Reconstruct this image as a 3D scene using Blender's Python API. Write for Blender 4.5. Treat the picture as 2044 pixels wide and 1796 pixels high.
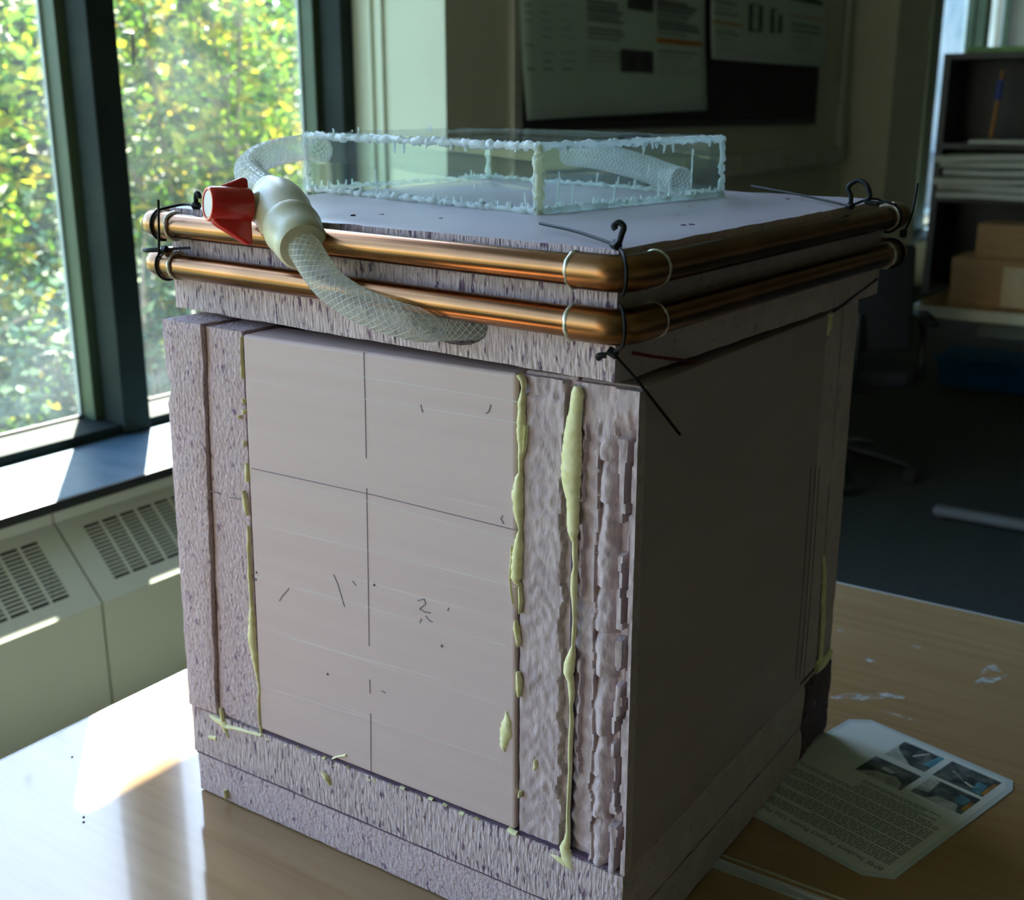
import bpy, bmesh, math, random
from mathutils import Vector, Matrix, noise

# ------------------------------------------------------------------ camera, world, sun, exposure
SC = bpy.context.scene
COL = SC.collection
for _o in list(bpy.data.objects):
    bpy.data.objects.remove(_o)

CZ = 1.5764                              # eye height
FPX, PW, PH = 2345.0, 2044.0, 1796.0     # focal length in pixels of the 2044x1796 frame
PITCH = math.atan(678 / FPX)
YAW = math.atan(1648 / math.hypot(FPX, 678))
FW = Vector((-math.sin(YAW) * math.cos(PITCH), math.cos(YAW) * math.cos(PITCH), -math.sin(PITCH)))
RT = Vector((math.cos(YAW), math.sin(YAW), 0))
UP = RT.cross(FW)

cam = bpy.data.cameras.new('camera')
cam.sensor_fit = 'HORIZONTAL'
cam.sensor_width = 36.0
cam.lens = 36.0 * FPX / PW
cam.clip_start = 0.02
cam.clip_end = 300
cam.dof.use_dof = True
cam.dof.focus_distance = 1.16
cam.dof.aperture_fstop = 6.8
co = bpy.data.objects.new('camera', cam)
COL.objects.link(co)
_m = Matrix((RT, UP, -FW)).transposed().to_4x4()
_m.translation = Vector((0, 0, CZ))
co.matrix_world = _m
SC.camera = co

SUNV = Vector((1.0, -0.878, -1.63)).normalized()     # the way the sunlight travels
w = bpy.data.worlds.new('world')
SC.world = w
w.use_nodes = True
nt = w.node_tree
for n in list(nt.nodes):
    nt.nodes.remove(n)
sky = nt.nodes.new('ShaderNodeTexSky')
sky.sky_type = 'NISHITA'
sky.sun_disc = False
sky.sun_elevation = math.radians(50.8)
sky.sun_rotation = math.radians(-48.7)
sky.air_density = 1.0
sky.dust_density = 0.8
bg = nt.nodes.new('ShaderNodeBackground')
bg.inputs['Strength'].default_value = 0.62
wo = nt.nodes.new('ShaderNodeOutputWorld')
tint = nt.nodes.new('ShaderNodeMix')          # a cool, slightly cyan daylight balance for the whole sky
tint.data_type = 'RGBA'
tint.blend_type = 'MULTIPLY'
tint.inputs[0].default_value = 1.0
tint.inputs[7].default_value = (0.88, 0.985, 1.10, 1)
nt.links.new(sky.outputs[0], tint.inputs[6])
nt.links.new(tint.outputs[2], bg.inputs[0])
nt.links.new(bg.outputs[0], wo.inputs[0])

sun = bpy.data.lights.new('sun', 'SUN')
sun.energy = 36.0
sun.color = (1.0, 0.94, 0.84)
sun.angle = math.radians(0.53)
so = bpy.data.objects.new('sun', sun)
COL.objects.link(so)
so.rotation_euler = SUNV.to_track_quat('-Z', 'Y').to_euler()
so.location = (-6, 6, 9)

SC.view_settings.view_transform = 'Standard'
SC.view_settings.look = 'None'
SC.view_settings.gamma = 1.0
SC.view_settings.use_curve_mapping = False
SC.view_settings.exposure = 1.1
SC.cycles.max_bounces = 10
SC.cycles.diffuse_bounces = 5
SC.cycles.glossy_bounces = 5
SC.cycles.transmission_bounces = 6
SC.cycles.transparent_max_bounces = 24
SC.cycles.sample_clamp_indirect = 8.0
SC.cycles.use_denoising = True
SC.cycles.use_adaptive_sampling = True
SC.cycles.adaptive_threshold = 0.02

# ------------------------------------------------------------------ helpers
MWD = {}
R = random.Random(7)


def ray(x, y):
    return FW + RT * ((x - PW / 2) / FPX) - UP * ((y - PH / 2) / FPX)


CAM = Vector((0, 0, CZ))


def at_x(x, y, X):
    d = ray(x, y)
    return CAM + d * (X / d.x)


def at_y(x, y, Y):
    d = ray(x, y)
    return CAM + d * (Y / d.y)


def at_z(x, y, Z):
    d = ray(x, y)
    return CAM + d * ((Z - CZ) / d.z)


def at_d(x, y, D):
    return CAM + ray(x, y) * D


def tag(o, label=None, cat=None, group=None, kind=None):
    if label:
        o['label'] = label
    if cat:
        o['category'] = cat
    if group:
        o['group'] = group
    if kind:
        o['kind'] = kind
    return o


def empty(name, loc=(0, 0, 0), rot=None, parent=None):
    o = bpy.data.objects.new(name, None)
    COL.objects.link(o)
    m = (rot.to_4x4() if rot is not None else Matrix.Identity(4))
    m.translation = Vector(loc)
    o.empty_display_size = 0.05
    if parent is not None:
        o.parent = parent
        o.matrix_local = MWD[parent.name].inverted() @ m
    else:
        o.matrix_world = m
    MWD[o.name] = m
    return o


def thing(name, label, cat, loc=(0, 0, 0), rot=None, group=None):
    return tag(empty(name, loc, rot), label, cat, group)


class MB:
    def __init__(s, xf=None):
        s.v = []
        s.f = []
        s.xf = xf

    def _add(s, vs, fs):
        b = len(s.v)
        if s.xf is not None:
            vs = [s.xf @ Vector(p) for p in vs]
        s.v += [tuple(p) for p in vs]
        s.f += [tuple(i + b for i in q) for q in fs]
        return s

    def box(s, x0, x1, y0, y1, z0, z1):
        vs = [(x, y, z) for z in (z0, z1) for y in (y0, y1) for x in (x0, x1)]
        return s._add(vs, [(0, 2, 3, 1), (4, 5, 7, 6), (0, 1, 5, 4), (2, 6, 7, 3), (0, 4, 6, 2), (1, 3, 7, 5)])

    def obox(s, c, ax, ay, az):
        c, ax, ay, az = map(Vector, (c, ax, ay, az))
        vs = [c + ax * i + ay * j + az * k for k in (-1, 1) for j in (-1, 1) for i in (-1, 1)]
        return s._add(vs, [(0, 2, 3, 1), (4, 5, 7, 6), (0, 1, 5, 4), (2, 6, 7, 3), (0, 4, 6, 2), (1, 3, 7, 5)])

    def prism(s, poly, z0, z1):
        n = len(poly)
        vs = [(p[0], p[1], z0) for p in poly] + [(p[0], p[1], z1) for p in poly]
        fs = [tuple(range(n))[::-1], tuple(range(n, 2 * n))]
        fs += [(i, (i + 1) % n, n + (i + 1) % n, n + i) for i in range(n)]
        return s._add(vs, fs)

    def extrude(s, prof, axis, a0, a1):
        # profile of 2-D points swept along one world axis
        n = len(prof)

        def mk(p, a):
            if axis == 'y':
                return (p[0], a, p[1])
            if axis == 'x':
                return (a, p[0], p[1])
            return (p[0], p[1], a)
        vs = [mk(p, a0) for p in prof] + [mk(p, a1) for p in prof]
        fs = [tuple(range(n)), tuple(range(n, 2 * n))[::-1]]
        fs += [(i, n + i, n + (i + 1) % n, (i + 1) % n) for i in range(n)]
        return s._add(vs, fs)

    def tube(s, pts, r, seg=12, closed=False, caps=True, flat=None):
        pts = [Vector(p) for p in pts]
        n = len(pts)
        rs = r if isinstance(r, (list, tuple)) else [r] * n
        tg = []
        for i in range(n):
            a = pts[(i - 1) % n] if (closed or i > 0) else pts[i]
            b = pts[(i + 1) % n] if (closed or i < n - 1) else pts[i]
            t = (b - a)
            tg.append(t.normalized() if t.length > 1e-9 else Vector((0, 0, 1)))
        u = tg[0].orthogonal().normalized()
        vs = []
        for i in range(n):
            u = (u - tg[i] * u.dot(tg[i]))
            u = u.normalized() if u.length > 1e-6 else tg[i].orthogonal().normalized()
            v2 = tg[i].cross(u)
            for k in range(seg):
                a = 2 * math.pi * k / seg
                vs.append(pts[i] + u * (math.cos(a) * rs[i]) + v2 * (math.sin(a) * rs[i]))
        fs = []
        m = n if closed else n - 1
        for i in range(m):
            j = (i + 1) % n
            for k in range(seg):
                k2 = (k + 1) % seg
                fs.append((i * seg + k, i * seg + k2, j * seg + k2, j * seg + k))
        if caps and not closed:
            fs.append(tuple(range(seg))[::-1])
            fs.append(tuple(range((n - 1) * seg, n * seg)))
        return s._add(vs, fs)

    def cyl(s, a, b, r, seg=20, r2=None):
        return s.tube([a, b], [r, r if r2 is None else r2], seg)

    def lathe(s, a, b, prof, seg=24):
        # prof: (fraction along a->b, radius)
        a, b = Vector(a), Vector(b)
        t = (b - a).normalized()
        u = t.orthogonal().normalized()
        v2 = t.cross(u)
        L = (b - a).length
        vs, fs = [], []
        for (q, r) in prof:
            for k in range(seg):
                an = 2 * math.pi * k / seg
                vs.append(a + t * (q * L) + u * (math.cos(an) * r) + v2 * (math.sin(an) * r))
        n = len(prof)
        for i in range(n - 1):
            for k in range(seg):
                k2 = (k + 1) % seg
                fs.append((i * seg + k, i * seg + k2, (i + 1) * seg + k2, (i + 1) * seg + k))
        fs.append(tuple(range(seg))[::-1])
        fs.append(tuple(range((n - 1) * seg, n * seg)))
        return s._add(vs, fs)

    def blob(s, c, rx, ry, rz, seg=10, rings=7, jit=0.0, rnd=None):
        c = Vector(c)
        vs, fs = [], []
        vs.append(c + Vector((0, 0, -rz)))
        for i in range(1, rings):
            ph = -math.pi / 2 + math.pi * i / rings
            for k in range(seg):
                an = 2 * math.pi * k / seg
                q = 1 + (rnd.uniform(-jit, jit) if rnd else 0)
                vs.append(c + Vector((math.cos(ph) * math.cos(an) * rx * q, math.cos(ph) * math.sin(an) * ry * q, math.sin(ph) * rz * q)))
        vs.append(c + Vector((0, 0, rz)))
        for k in range(seg):
            fs.append((0, 1 + (k + 1) % seg, 1 + k))
        for i in range(rings - 2):
            for k in range(seg):
                a = 1 + i * seg + k
                b = 1 + i * seg + (k + 1) % seg
                fs.append((a, b, b + seg, a + seg))
        last = len(vs) - 1
        o = 1 + (rings - 2) * seg
        for k in range(seg):
            fs.append((o + k, o + (k + 1) % seg, last))
        return s._add(vs, fs)

    def build(s, name, mat, parent=None, smooth=None, bevel=0.0, bseg=2, label=None, kind=None):
        vs = s.v
        if parent is not None:
            inv = MWD[parent.name].inverted()
            vs = [tuple(inv @ Vector(p)) for p in vs]
        else:
            # own origin at the base centre of the thing
            xs = [p[0] for p in vs]
            ys = [p[1] for p in vs]
            zs = [p[2] for p in vs]
            org = Vector(((min(xs) + max(xs)) / 2, (min(ys) + max(ys)) / 2, min(zs)))
            vs = [tuple(Vector(p) - org) for p in vs]
        me = bpy.data.meshes.new(name)
        me.from_pydata(vs, [], s.f)
        me.update()
        bmx = bmesh.new()
        bmx.from_mesh(me)
        bmesh.ops.recalc_face_normals(bmx, faces=bmx.faces)
        bmx.to_mesh(me)
        bmx.free()
        me.materials.append(mat)
        if smooth is not None:
            for p in me.polygons:
                p.use_smooth = True
            try:
                me.set_sharp_from_angle(angle=math.radians(smooth))
            except Exception:
                pass
        o = bpy.data.objects.new(name, me)
        COL.objects.link(o)
        if parent is not None:
            o.parent = parent
            MWD[o.name] = MWD[parent.name].copy()
        else:
            o.location = org
            MWD[o.name] = Matrix.Translation(org)
        if bevel > 0:
            b = o.modifiers.new('edge', 'BEVEL')
            b.width = bevel
            b.segments = bseg
            b.limit_method = 'ANGLE'
            b.angle_limit = math.radians(40)
        if label:
            o['label'] = label
        if kind:
            o['kind'] = kind
        return o


def share(src, name, parent, mat_local):
    """another piece with the same mesh data, placed by a local matrix"""
    o = bpy.data.objects.new(name, src.data)
    COL.objects.link(o)
    o.parent = parent
    o.matrix_local = mat_local
    return o


def catmull(pts, n=8):
    pts = [Vector(p) for p in pts]
    out = []
    for i in range(len(pts) - 1):
        p0 = pts[max(i - 1, 0)]
        p1, p2 = pts[i], pts[i + 1]
        p3 = pts[min(i + 2, len(pts) - 1)]
        for k in range(n):
            t = k / n
            out.append(0.5 * ((2 * p1) + (p2 - p0) * t + (2 * p0 - 5 * p1 + 4 * p2 - p3) * t * t + (3 * p1 - p0 - 3 * p2 + p3) * t ** 3))
    out.append(pts[-1])
    return out


# ------------------------------------------------------------------ materials
def _new(name):
    m = bpy.data.materials.new(name)
    m.use_nodes = True
    t = m.node_tree
    b = t.nodes['Principled BSDF']
    return m, t, b


def rgb(c):
    return (c[0], c[1], c[2], 1.0)


def pm(name, c1, c2=None, sc=(8, 8, 8), lo=0.4, hi=0.6, rough=0.6, r2=None, metal=0.0, bump=0.0, bsc=None, bdist=0.002,
       detail=4.0, spec=0.5, coat=0.0, coatr=0.1, trans=0.0, ior=1.5, c3=None, sc3=(20, 20, 20), lo3=0.6, hi3=0.7, sss=0.0):
    m, t, b = _new(name)
    L = t.links.new
    b.inputs['Roughness'].default_value = rough
    b.inputs['Metallic'].default_value = metal
    b.inputs['IOR'].default_value = ior
    b.inputs['Specular IOR Level'].default_value = spec
    b.inputs['Coat Weight'].default_value = coat
    b.inputs['Coat Roughness'].default_value = coatr
    b.inputs['Transmission Weight'].default_value = trans
    if sss:
        b.inputs['Subsurface Weight'].default_value = sss
        b.inputs['Subsurface Scale'].default_value = 0.01
    tc = t.nodes.new('ShaderNodeTexCoord')

    def nz(scale, det=detail):
        mp = t.nodes.new('ShaderNodeMapping')
        mp.inputs['Scale'].default_value = scale
        L(tc.outputs['Object'], mp.inputs['Vector'])
        n = t.nodes.new('ShaderNodeTexNoise')
        n.inputs['Scale'].default_value = 1.0
        n.inputs['Detail'].default_value = det
        L(mp.outputs[0], n.inputs['Vector'])
        return n.outputs[0]

    def ramp(sock, a, bb, ca, cb):
        r = t.nodes.new('ShaderNodeValToRGB')
        r.color_ramp.elements[0].position = a
        r.color_ramp.elements[1].position = bb
        r.color_ramp.elements[0].color = rgb(ca)
        r.color_ramp.elements[1].color = rgb(cb)
        L(sock, r.inputs[0])
        return r.outputs[0]
    if c2 is None:
        c2 = tuple(x * 0.9 for x in c1)
    colr = ramp(nz(sc), lo, hi, c1, c2)
    if c3 is not None:
        f = ramp(nz(sc3), lo3, hi3, (0, 0, 0), (1, 1, 1))
        mx = t.nodes.new('ShaderNodeMix')
        mx.data_type = 'RGBA'
        L(f, mx.inputs[0])
        L(colr, mx.inputs[6])
        mx.inputs[7].default_value = rgb(c3)
        colr = mx.outputs[2]
    L(colr, b.inputs['Base Color'])
    if r2 is not None:
        L(ramp(nz(tuple(x * 1.7 for x in sc)), 0.35, 0.65, (rough,) * 3, (r2,) * 3), b.inputs['Roughness'])
    if bump > 0:
        bp = t.nodes.new('ShaderNodeBump')
        bp.inputs['Strength'].default_value = bump
        bp.inputs['Distance'].default_value = bdist
        L(nz(bsc or sc), bp.inputs['Height'])
        L(bp.outputs[0], b.inputs['Normal'])
    return m


def glass_mat(name, tint=(0.97, 1.0, 0.985), dust=0.03, refl=1.0):
    """thin pane: clear transmission, fresnel reflection, a little dust"""
    m, t, b = _new(name)
    L = t.links.new
    t.nodes.remove(b)
    out = t.nodes['Material Output']
    tr = t.nodes.new('ShaderNodeBsdfTransparent')
    tr.inputs[0].default_value = rgb(tint)
    gl = t.nodes.new('ShaderNodeBsdfGlossy')
    gl.inputs['Roughness'].default_value = 0.02
    fr = t.nodes.new('ShaderNodeFresnel')
    ge = t.nodes.new('ShaderNodeNewGeometry')
    io = t.nodes.new('ShaderNodeMapRange')          # the same air-to-glass fresnel on both faces of the sheet
    io.inputs[3].default_value = 1.45
    io.inputs[4].default_value = 1 / 1.45
    L(ge.outputs['Backfacing'], io.inputs[0])
    L(io.outputs[0], fr.inputs[0])
    mul = t.nodes.new('ShaderNodeMath')
    mul.operation = 'MULTIPLY'
    mul.inputs[1].default_value = refl
    L(fr.outputs[0], mul.inputs[0])
    mx = t.nodes.new('ShaderNodeMixShader')
    L(mul.outputs[0], mx.inputs[0])
    L(tr.outputs[0], mx.inputs[1])
    L(gl.outputs[0], mx.inputs[2])
    last = mx.outputs[0]
    if dust > 0:
        tl = t.nodes.new('ShaderNodeBsdfTranslucent')
        tl.inputs[0].default_value = (0.75, 0.9, 1.0, 1)
        tc = t.nodes.new('ShaderNodeTexCoord')
        n = t.nodes.new('ShaderNodeTexNoise')
        n.inputs['Scale'].default_value = 2.2
        n.inputs['Detail'].default_value = 5
        L(tc.outputs['Object'], n.inputs['Vector'])
        r = t.nodes.new('ShaderNodeMapRange')
        r.inputs[1].default_value = 0.4
        r.inputs[2].default_value = 0.7
        r.inputs[3].default_value = dust * 0.2
        r.inputs[4].default_value = dust
        L(n.outputs[0], r.inputs[0])
        m2 = t.nodes.new('ShaderNodeMixShader')
        L(r.outputs[0], m2.inputs[0])
        L(last, m2.inputs[1])
        L(tl.outputs[0], m2.inputs[2])
        last = m2.outputs[0]
    L(last, out.inputs[0])
    return m


def leaf_mat(name, cols, trans=0.55):
    m, t, b = _new(name)
    L = t.links.new
    t.nodes.remove(b)
    out = t.nodes['Material Output']
    g = t.nodes.new('ShaderNodeNewGeometry')
    r = t.nodes.new('ShaderNodeValToRGB')
    els = r.color_ramp.elements
    while len(els) < len(cols):
        els.new(0.5)
    for i, c in enumerate(cols):
        els[i].position = i / max(1, len(cols) - 1)
        els[i].color = rgb(c)
    L(g.outputs['Random Per Island'], r.inputs[0])
    d = t.nodes.new('ShaderNodeBsdfDiffuse')
    tl = t.nodes.new('ShaderNodeBsdfTranslucent')
    gl = t.nodes.new('ShaderNodeBsdfGlossy')
    gl.inputs['Roughness'].default_value = 0.5
    gl.inputs['Color'].default_value = (1, 1, 1, 1)
    L(r.outputs[0], d.inputs[0])
    L(r.outputs[0], tl.inputs[0])
    m1 = t.nodes.new('ShaderNodeMixShader')
    m1.inputs[0].default_value = trans
    L(d.outputs[0], m1.inputs[1])
    L(tl.outputs[0], m1.inputs[2])
    m2 = t.nodes.new('ShaderNodeMixShader')
    m2.inputs[0].default_value = 0.025
    L(m1.outputs[0], m2.inputs[1])
    L(gl.outputs[0], m2.inputs[2])
    L(m2.outputs[0], out.inputs[0])
    return m


def clear_mix(name, col, clear, rough, tint=(1, 1, 1), translucent=0.5):
    """soft clear plastic: part see-through, part milky, with a gloss"""
    m, t, b = _new(name)
    L = t.links.new
    out = t.nodes['Material Output']
    b.inputs['Base Color'].default_value = rgb(col)
    b.inputs['Roughness'].default_value = rough
    tl = t.nodes.new('ShaderNodeBsdfTranslucent')
    tl.inputs[0].default_value = rgb(col)
    m0 = t.nodes.new('ShaderNodeMixShader')
    m0.inputs[0].default_value = translucent
    L(b.outputs[0], m0.inputs[1])
    L(tl.outputs[0], m0.inputs[2])
    tr = t.nodes.new('ShaderNodeBsdfTransparent')
    tr.inputs[0].default_value = rgb(tint)
    lw = t.nodes.new('ShaderNodeLayerWeight')
    lw.inputs[0].default_value = 0.35
    mr = t.nodes.new('ShaderNodeMapRange')
    mr.inputs[3].default_value = 1 - clear
    mr.inputs[4].default_value = min(1.0, 1 - clear + 0.45)
    L(lw.outputs['Facing'], mr.inputs[0])
    mx = t.nodes.new('ShaderNodeMixShader')
    L(mr.outputs[0], mx.inputs[0])
    L(tr.outputs[0], mx.inputs[1])
    L(m0.outputs[0], mx.inputs[2])
    L(mx.outputs[0], out.inputs[0])
    return m


FOAM = (0.50, 0.405, 0.425)
M = {}
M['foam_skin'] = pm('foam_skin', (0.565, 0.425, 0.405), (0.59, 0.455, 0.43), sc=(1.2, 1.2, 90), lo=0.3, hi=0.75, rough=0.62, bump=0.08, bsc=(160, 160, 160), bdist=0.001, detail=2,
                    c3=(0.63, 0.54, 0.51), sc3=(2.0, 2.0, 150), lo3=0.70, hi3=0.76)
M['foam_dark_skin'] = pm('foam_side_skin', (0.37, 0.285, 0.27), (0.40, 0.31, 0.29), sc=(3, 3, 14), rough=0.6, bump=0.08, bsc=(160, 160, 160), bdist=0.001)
M['foam_side_cut'] = pm('foam_side_cut', (0.52, 0.42, 0.40), (0.46, 0.37, 0.35), sc=(30, 30, 30), rough=0.8, bump=0.3, bsc=(160, 160, 160), bdist=0.0015,
                        c3=(0.30, 0.22, 0.22), sc3=(120, 120, 120), lo3=0.64, hi3=0.70)
M['foam_top'] = pm('foam_top_skin', (0.50, 0.43, 0.47), (0.53, 0.46, 0.49), sc=(6, 6, 6), rough=0.38, bump=0.1, bsc=(120, 120, 120), bdist=0.001,
                   c3=(0.30, 0.24, 0.27), sc3=(45, 45, 45), lo3=0.74, hi3=0.77)
M['foam_fibre'] = pm('foam_cut_fibres', (0.42, 0.315, 0.32), (0.62, 0.50, 0.495), sc=(330, 330, 75), lo=0.33, hi=0.62, rough=0.9, bump=1.0, bsc=(300, 300, 70), bdist=0.004, detail=3,
                     c3=(0.15, 0.085, 0.13), sc3=(210, 210, 55), lo3=0.585, hi3=0.65)
M['foam_pit'] = pm('foam_cut_pits', (0.47, 0.35, 0.37), (0.60, 0.47, 0.48), sc=(260, 260, 170), lo=0.33, hi=0.65, rough=0.9, bump=1.0, bsc=(260, 260, 150), bdist=0.0035, detail=4,
                   c3=(0.23, 0.14, 0.21), sc3=(170, 170, 90), lo3=0.605, hi3=0.70)
M['foam_torn'] = pm('foam_torn', (0.44, 0.335, 0.345), (0.56, 0.445, 0.445), sc=(90, 90, 60), lo=0.35, hi=0.65, rough=0.8, bump=0.8, bsc=(180, 180, 90), bdist=0.0025)
M['foam_stain'] = pm('foam_stained', (0.035, 0.02, 0.025), (0.10, 0.05, 0.06), sc=(90, 90, 90), rough=0.8, bump=0.8, bsc=(120, 120, 120), bdist=0.003)
M['joint'] = pm('dark_joint', (0.10, 0.06, 0.10), (0.06, 0.03, 0.07), sc=(40, 40, 40), rough=0.8)
M['glue'] = pm('yellow_glue', (0.84, 0.80, 0.46), (0.74, 0.70, 0.34), sc=(90, 90, 90), rough=0.4, bump=0.5, bsc=(170, 170, 170), bdist=0.0014)
M['pencil'] = pm('pencil_line', (0.22, 0.18, 0.2), rough=0.8)
M['chalk'] = pm('pale_scratch', (0.66, 0.59, 0.565), rough=0.8)
M['red_ink'] = pm('red_marker', (0.22, 0.02, 0.04), (0.12, 0.01, 0.02), sc=(90, 90, 90), rough=0.7)
M['copper'] = pm('copper_pipe', (0.37, 0.165, 0.07), (0.25, 0.11, 0.043), sc=(14, 14, 14), lo=0.3, hi=0.75, rough=0.22, metal=1.0, detail=2,
                 c3=(0.16, 0.08, 0.036), sc3=(9, 9, 9), lo3=0.45, hi3=0.9)
M['copper_fit'] = pm('copper_elbow', (0.33, 0.16, 0.065), (0.21, 0.105, 0.04), sc=(18, 18, 18), lo=0.3, hi=0.75, rough=0.30, metal=1.0, detail=2)
M['solder'] = pm('solder', (0.72, 0.70, 0.58), (0.5, 0.5, 0.36), sc=(150, 150, 150), rough=0.35, metal=0.6)
M['tie'] = pm('black_nylon', (0.008, 0.009, 0.009), (0.014, 0.015, 0.015), sc=(60, 60, 60), rough=0.55, spec=0.15)
M['acrylic'] = _new('clear_acrylic')[0]
_b = M['acrylic'].node_tree.nodes['Principled BSDF']
_b.inputs['Base Color'].default_value = (0.96, 0.995, 0.98, 1)
_b.inputs['Roughness'].default_value = 0.02
_b.inputs['IOR'].default_value = 1.49
_b.inputs['Transmission Weight'].default_value = 1.0
M['acrylic'] = glass_mat('clear_acrylic_sheet', tint=(0.955, 0.99, 0.975), dust=0.025, refl=1.0)
M['silicone'] = clear_mix('clear_silicone', (0.88, 0.93, 0.91), 0.30, 0.22, tint=(0.92, 0.97, 0.94), translucent=0.5)
M['hotglue'] = clear_mix('milky_glue', (0.80, 0.82, 0.62), 0.25, 0.25, tint=(0.95, 0.96, 0.85), translucent=0.5)
M['hose'] = clear_mix('clear_vinyl_hose', (0.80, 0.84, 0.82), 0.78, 0.07, tint=(0.93, 0.96, 0.94), translucent=0.45)
M['braid'] = pm('white_braid', (0.82, 0.84, 0.82), rough=0.5)
M['pvc'] = pm('cream_pvc', (0.60, 0.585, 0.40), (0.64, 0.62, 0.44), sc=(20, 20, 20), rough=0.33, sss=0.2)
M['red'] = pm('red_plastic', (0.62, 0.018, 0.015), (0.54, 0.012, 0.012), sc=(12, 12, 12), rough=0.22, coat=0.3)
M['badge'] = pm('grey_badge', (0.42, 0.40, 0.42), rough=0.3)
M['ink'] = pm('black_print', (0.03, 0.03, 0.035), rough=0.7)
M['wood'] = pm('table_laminate', (0.36, 0.225, 0.11), (0.30, 0.18, 0.085), sc=(3, 60, 60), lo=0.3, hi=0.7, rough=0.14, coat=0.42, coatr=0.04, bump=0.01, bsc=(30, 160, 60), bdist=0.0004, detail=6)
M['scuff'] = pm('pale_scuff', (0.66, 0.66, 0.62), (0.5, 0.48, 0.42), sc=(60, 60, 60), rough=0.5)
def smear_mat():
    m, t, b = _new('pale_scuff_film')
    L = t.links.new
    b.inputs['Base Color'].default_value = (0.62, 0.64, 0.60, 1)
    b.inputs['Roughness'].default_value = 0.5
    tc = t.nodes.new('ShaderNodeTexCoord')
    n = t.nodes.new('ShaderNodeTexNoise')
    n.inputs['Scale'].default_value = 70
    n.inputs['Detail'].default_value = 5
    L(tc.outputs['Object'], n.inputs['Vector'])
    r = t.nodes.new('ShaderNodeMapRange')
    r.inputs[1].default_value = 0.38
    r.inputs[2].default_value = 0.66
    r.inputs[3].default_value = 0.05
    r.inputs[4].default_value = 0.75
    L(n.outputs[0], r.inputs[0])
    L(r.outputs[0], b.inputs['Alpha'])
    return m


M['scuff'] = smear_mat()
M['edge_band'] = pm('grey_edge_band', (0.55, 0.58, 0.58), rough=0.35)
M['steel'] = pm('grey_steel', (0.42, 0.43, 0.44), (0.36, 0.37, 0.38), sc=(20, 20, 20), rough=0.35, metal=0.7)
M['sill'] = pm('slate_sill', (0.055, 0.11, 0.155), (0.04, 0.085, 0.13), sc=(4, 9, 9), lo=0.3, hi=0.7, rough=0.38, r2=0.5)
M['sill_edge'] = pm('dark_sill_edge', (0.03, 0.035, 0.035), rough=0.4)
M['rad'] = pm('radiator_enamel', (0.68, 0.71, 0.58), (0.66, 0.69, 0.56), sc=(5, 5, 5), rough=0.42)
M['rad_in'] = pm('radiator_dark_inside', (0.05, 0.055, 0.05), rough=0.7)
M['frame'] = pm('dark_green_frame', (0.014, 0.020, 0.017), (0.019, 0.027, 0.022), sc=(8, 8, 8), rough=0.65, spec=0.12)
M['frame_in'] = pm('olive_frame', (0.07, 0.10, 0.05), (0.06, 0.085, 0.045), sc=(8, 8, 8), rough=0.5, spec=0.3)
M['gasket'] = pm('pale_gasket', (0.55, 0.62, 0.58), rough=0.5)
M['black'] = pm('black_paint', (0.012, 0.012, 0.012), (0.02, 0.02, 0.02), sc=(10, 10, 10), rough=0.5)
M['glass'] = glass_mat('window_glass', dust=0.018)
M['wall'] = pm('painted_wall', (0.56, 0.585, 0.44), (0.535, 0.56, 0.42), sc=(3, 3, 3), rough=0.75, bump=0.08, bsc=(90, 90, 90))
M['wall_room'] = pm('room_wall', (0.29, 0.265, 0.205), (0.27, 0.245, 0.19), sc=(3, 3, 3), rough=0.8)
M['ceil'] = pm('ceiling_paint', (0.36, 0.36, 0.31), rough=0.85)
M['carpet'] = pm('teal_carpet', (0.043, 0.050, 0.041), (0.031, 0.037, 0.031), sc=(60, 60, 60), rough=0.95, bump=0.4, bsc=(400, 400, 400), bdist=0.003)
M['alu'] = pm('aluminium_trim', (0.55, 0.57, 0.50), rough=0.4, metal=0.5)
M['board'] = pm('black_pinboard', (0.012, 0.013, 0.014), (0.02, 0.02, 0.021), sc=(60, 60, 60), rough=0.8)
M['poster'] = pm('poster_paper', (0.50, 0.62, 0.54), (0.47, 0.59, 0.51), sc=(2, 2, 2), rough=0.5)
M['poster_ink'] = pm('poster_text', (0.15, 0.17, 0.165), rough=0.6)
M['poster_or'] = pm('poster_orange', (0.46, 0.17, 0.02), rough=0.6)
M['poster_pic'] = pm('poster_picture', (0.012, 0.013, 0.015), (0.05, 0.05, 0.05), sc=(12, 12, 12), rough=0.5)
M['trunk'] = pm('grey_trunking', (0.52, 0.55, 0.46), rough=0.5)
M['outlet'] = pm('beige_outlet', (0.50, 0.50, 0.33), rough=0.5)
M['paper'] = pm('laminated_paper', (0.62, 0.66, 0.62), (0.60, 0.64, 0.60), sc=(8, 8, 8), rough=0.22, coat=0.4, coatr=0.12)
M['laminate'] = pm('clear_laminate_edge', (0.52, 0.58, 0.58), rough=0.15, coat=0.5)
M['text'] = pm('page_text', (0.07, 0.08, 0.08), rough=0.4)
M['photo_dk'] = pm('page_photo', (0.03, 0.045, 0.05), (0.14, 0.16, 0.15), sc=(45, 45, 45), lo=0.42, hi=0.62, rough=0.3)
M['photo_lt'] = pm('page_photo_light', (0.45, 0.46, 0.40), (0.28, 0.30, 0.27), sc=(60, 60, 60), rough=0.3)
M['photo_bl'] = pm('page_photo_blue', (0.10, 0.28, 0.33), (0.06, 0.16, 0.20), sc=(50, 50, 50), rough=0.3)
M['photo_or'] = pm('page_photo_orange', (0.40, 0.22, 0.05), (0.25, 0.12, 0.04), sc=(50, 50, 50), rough=0.3)
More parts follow.
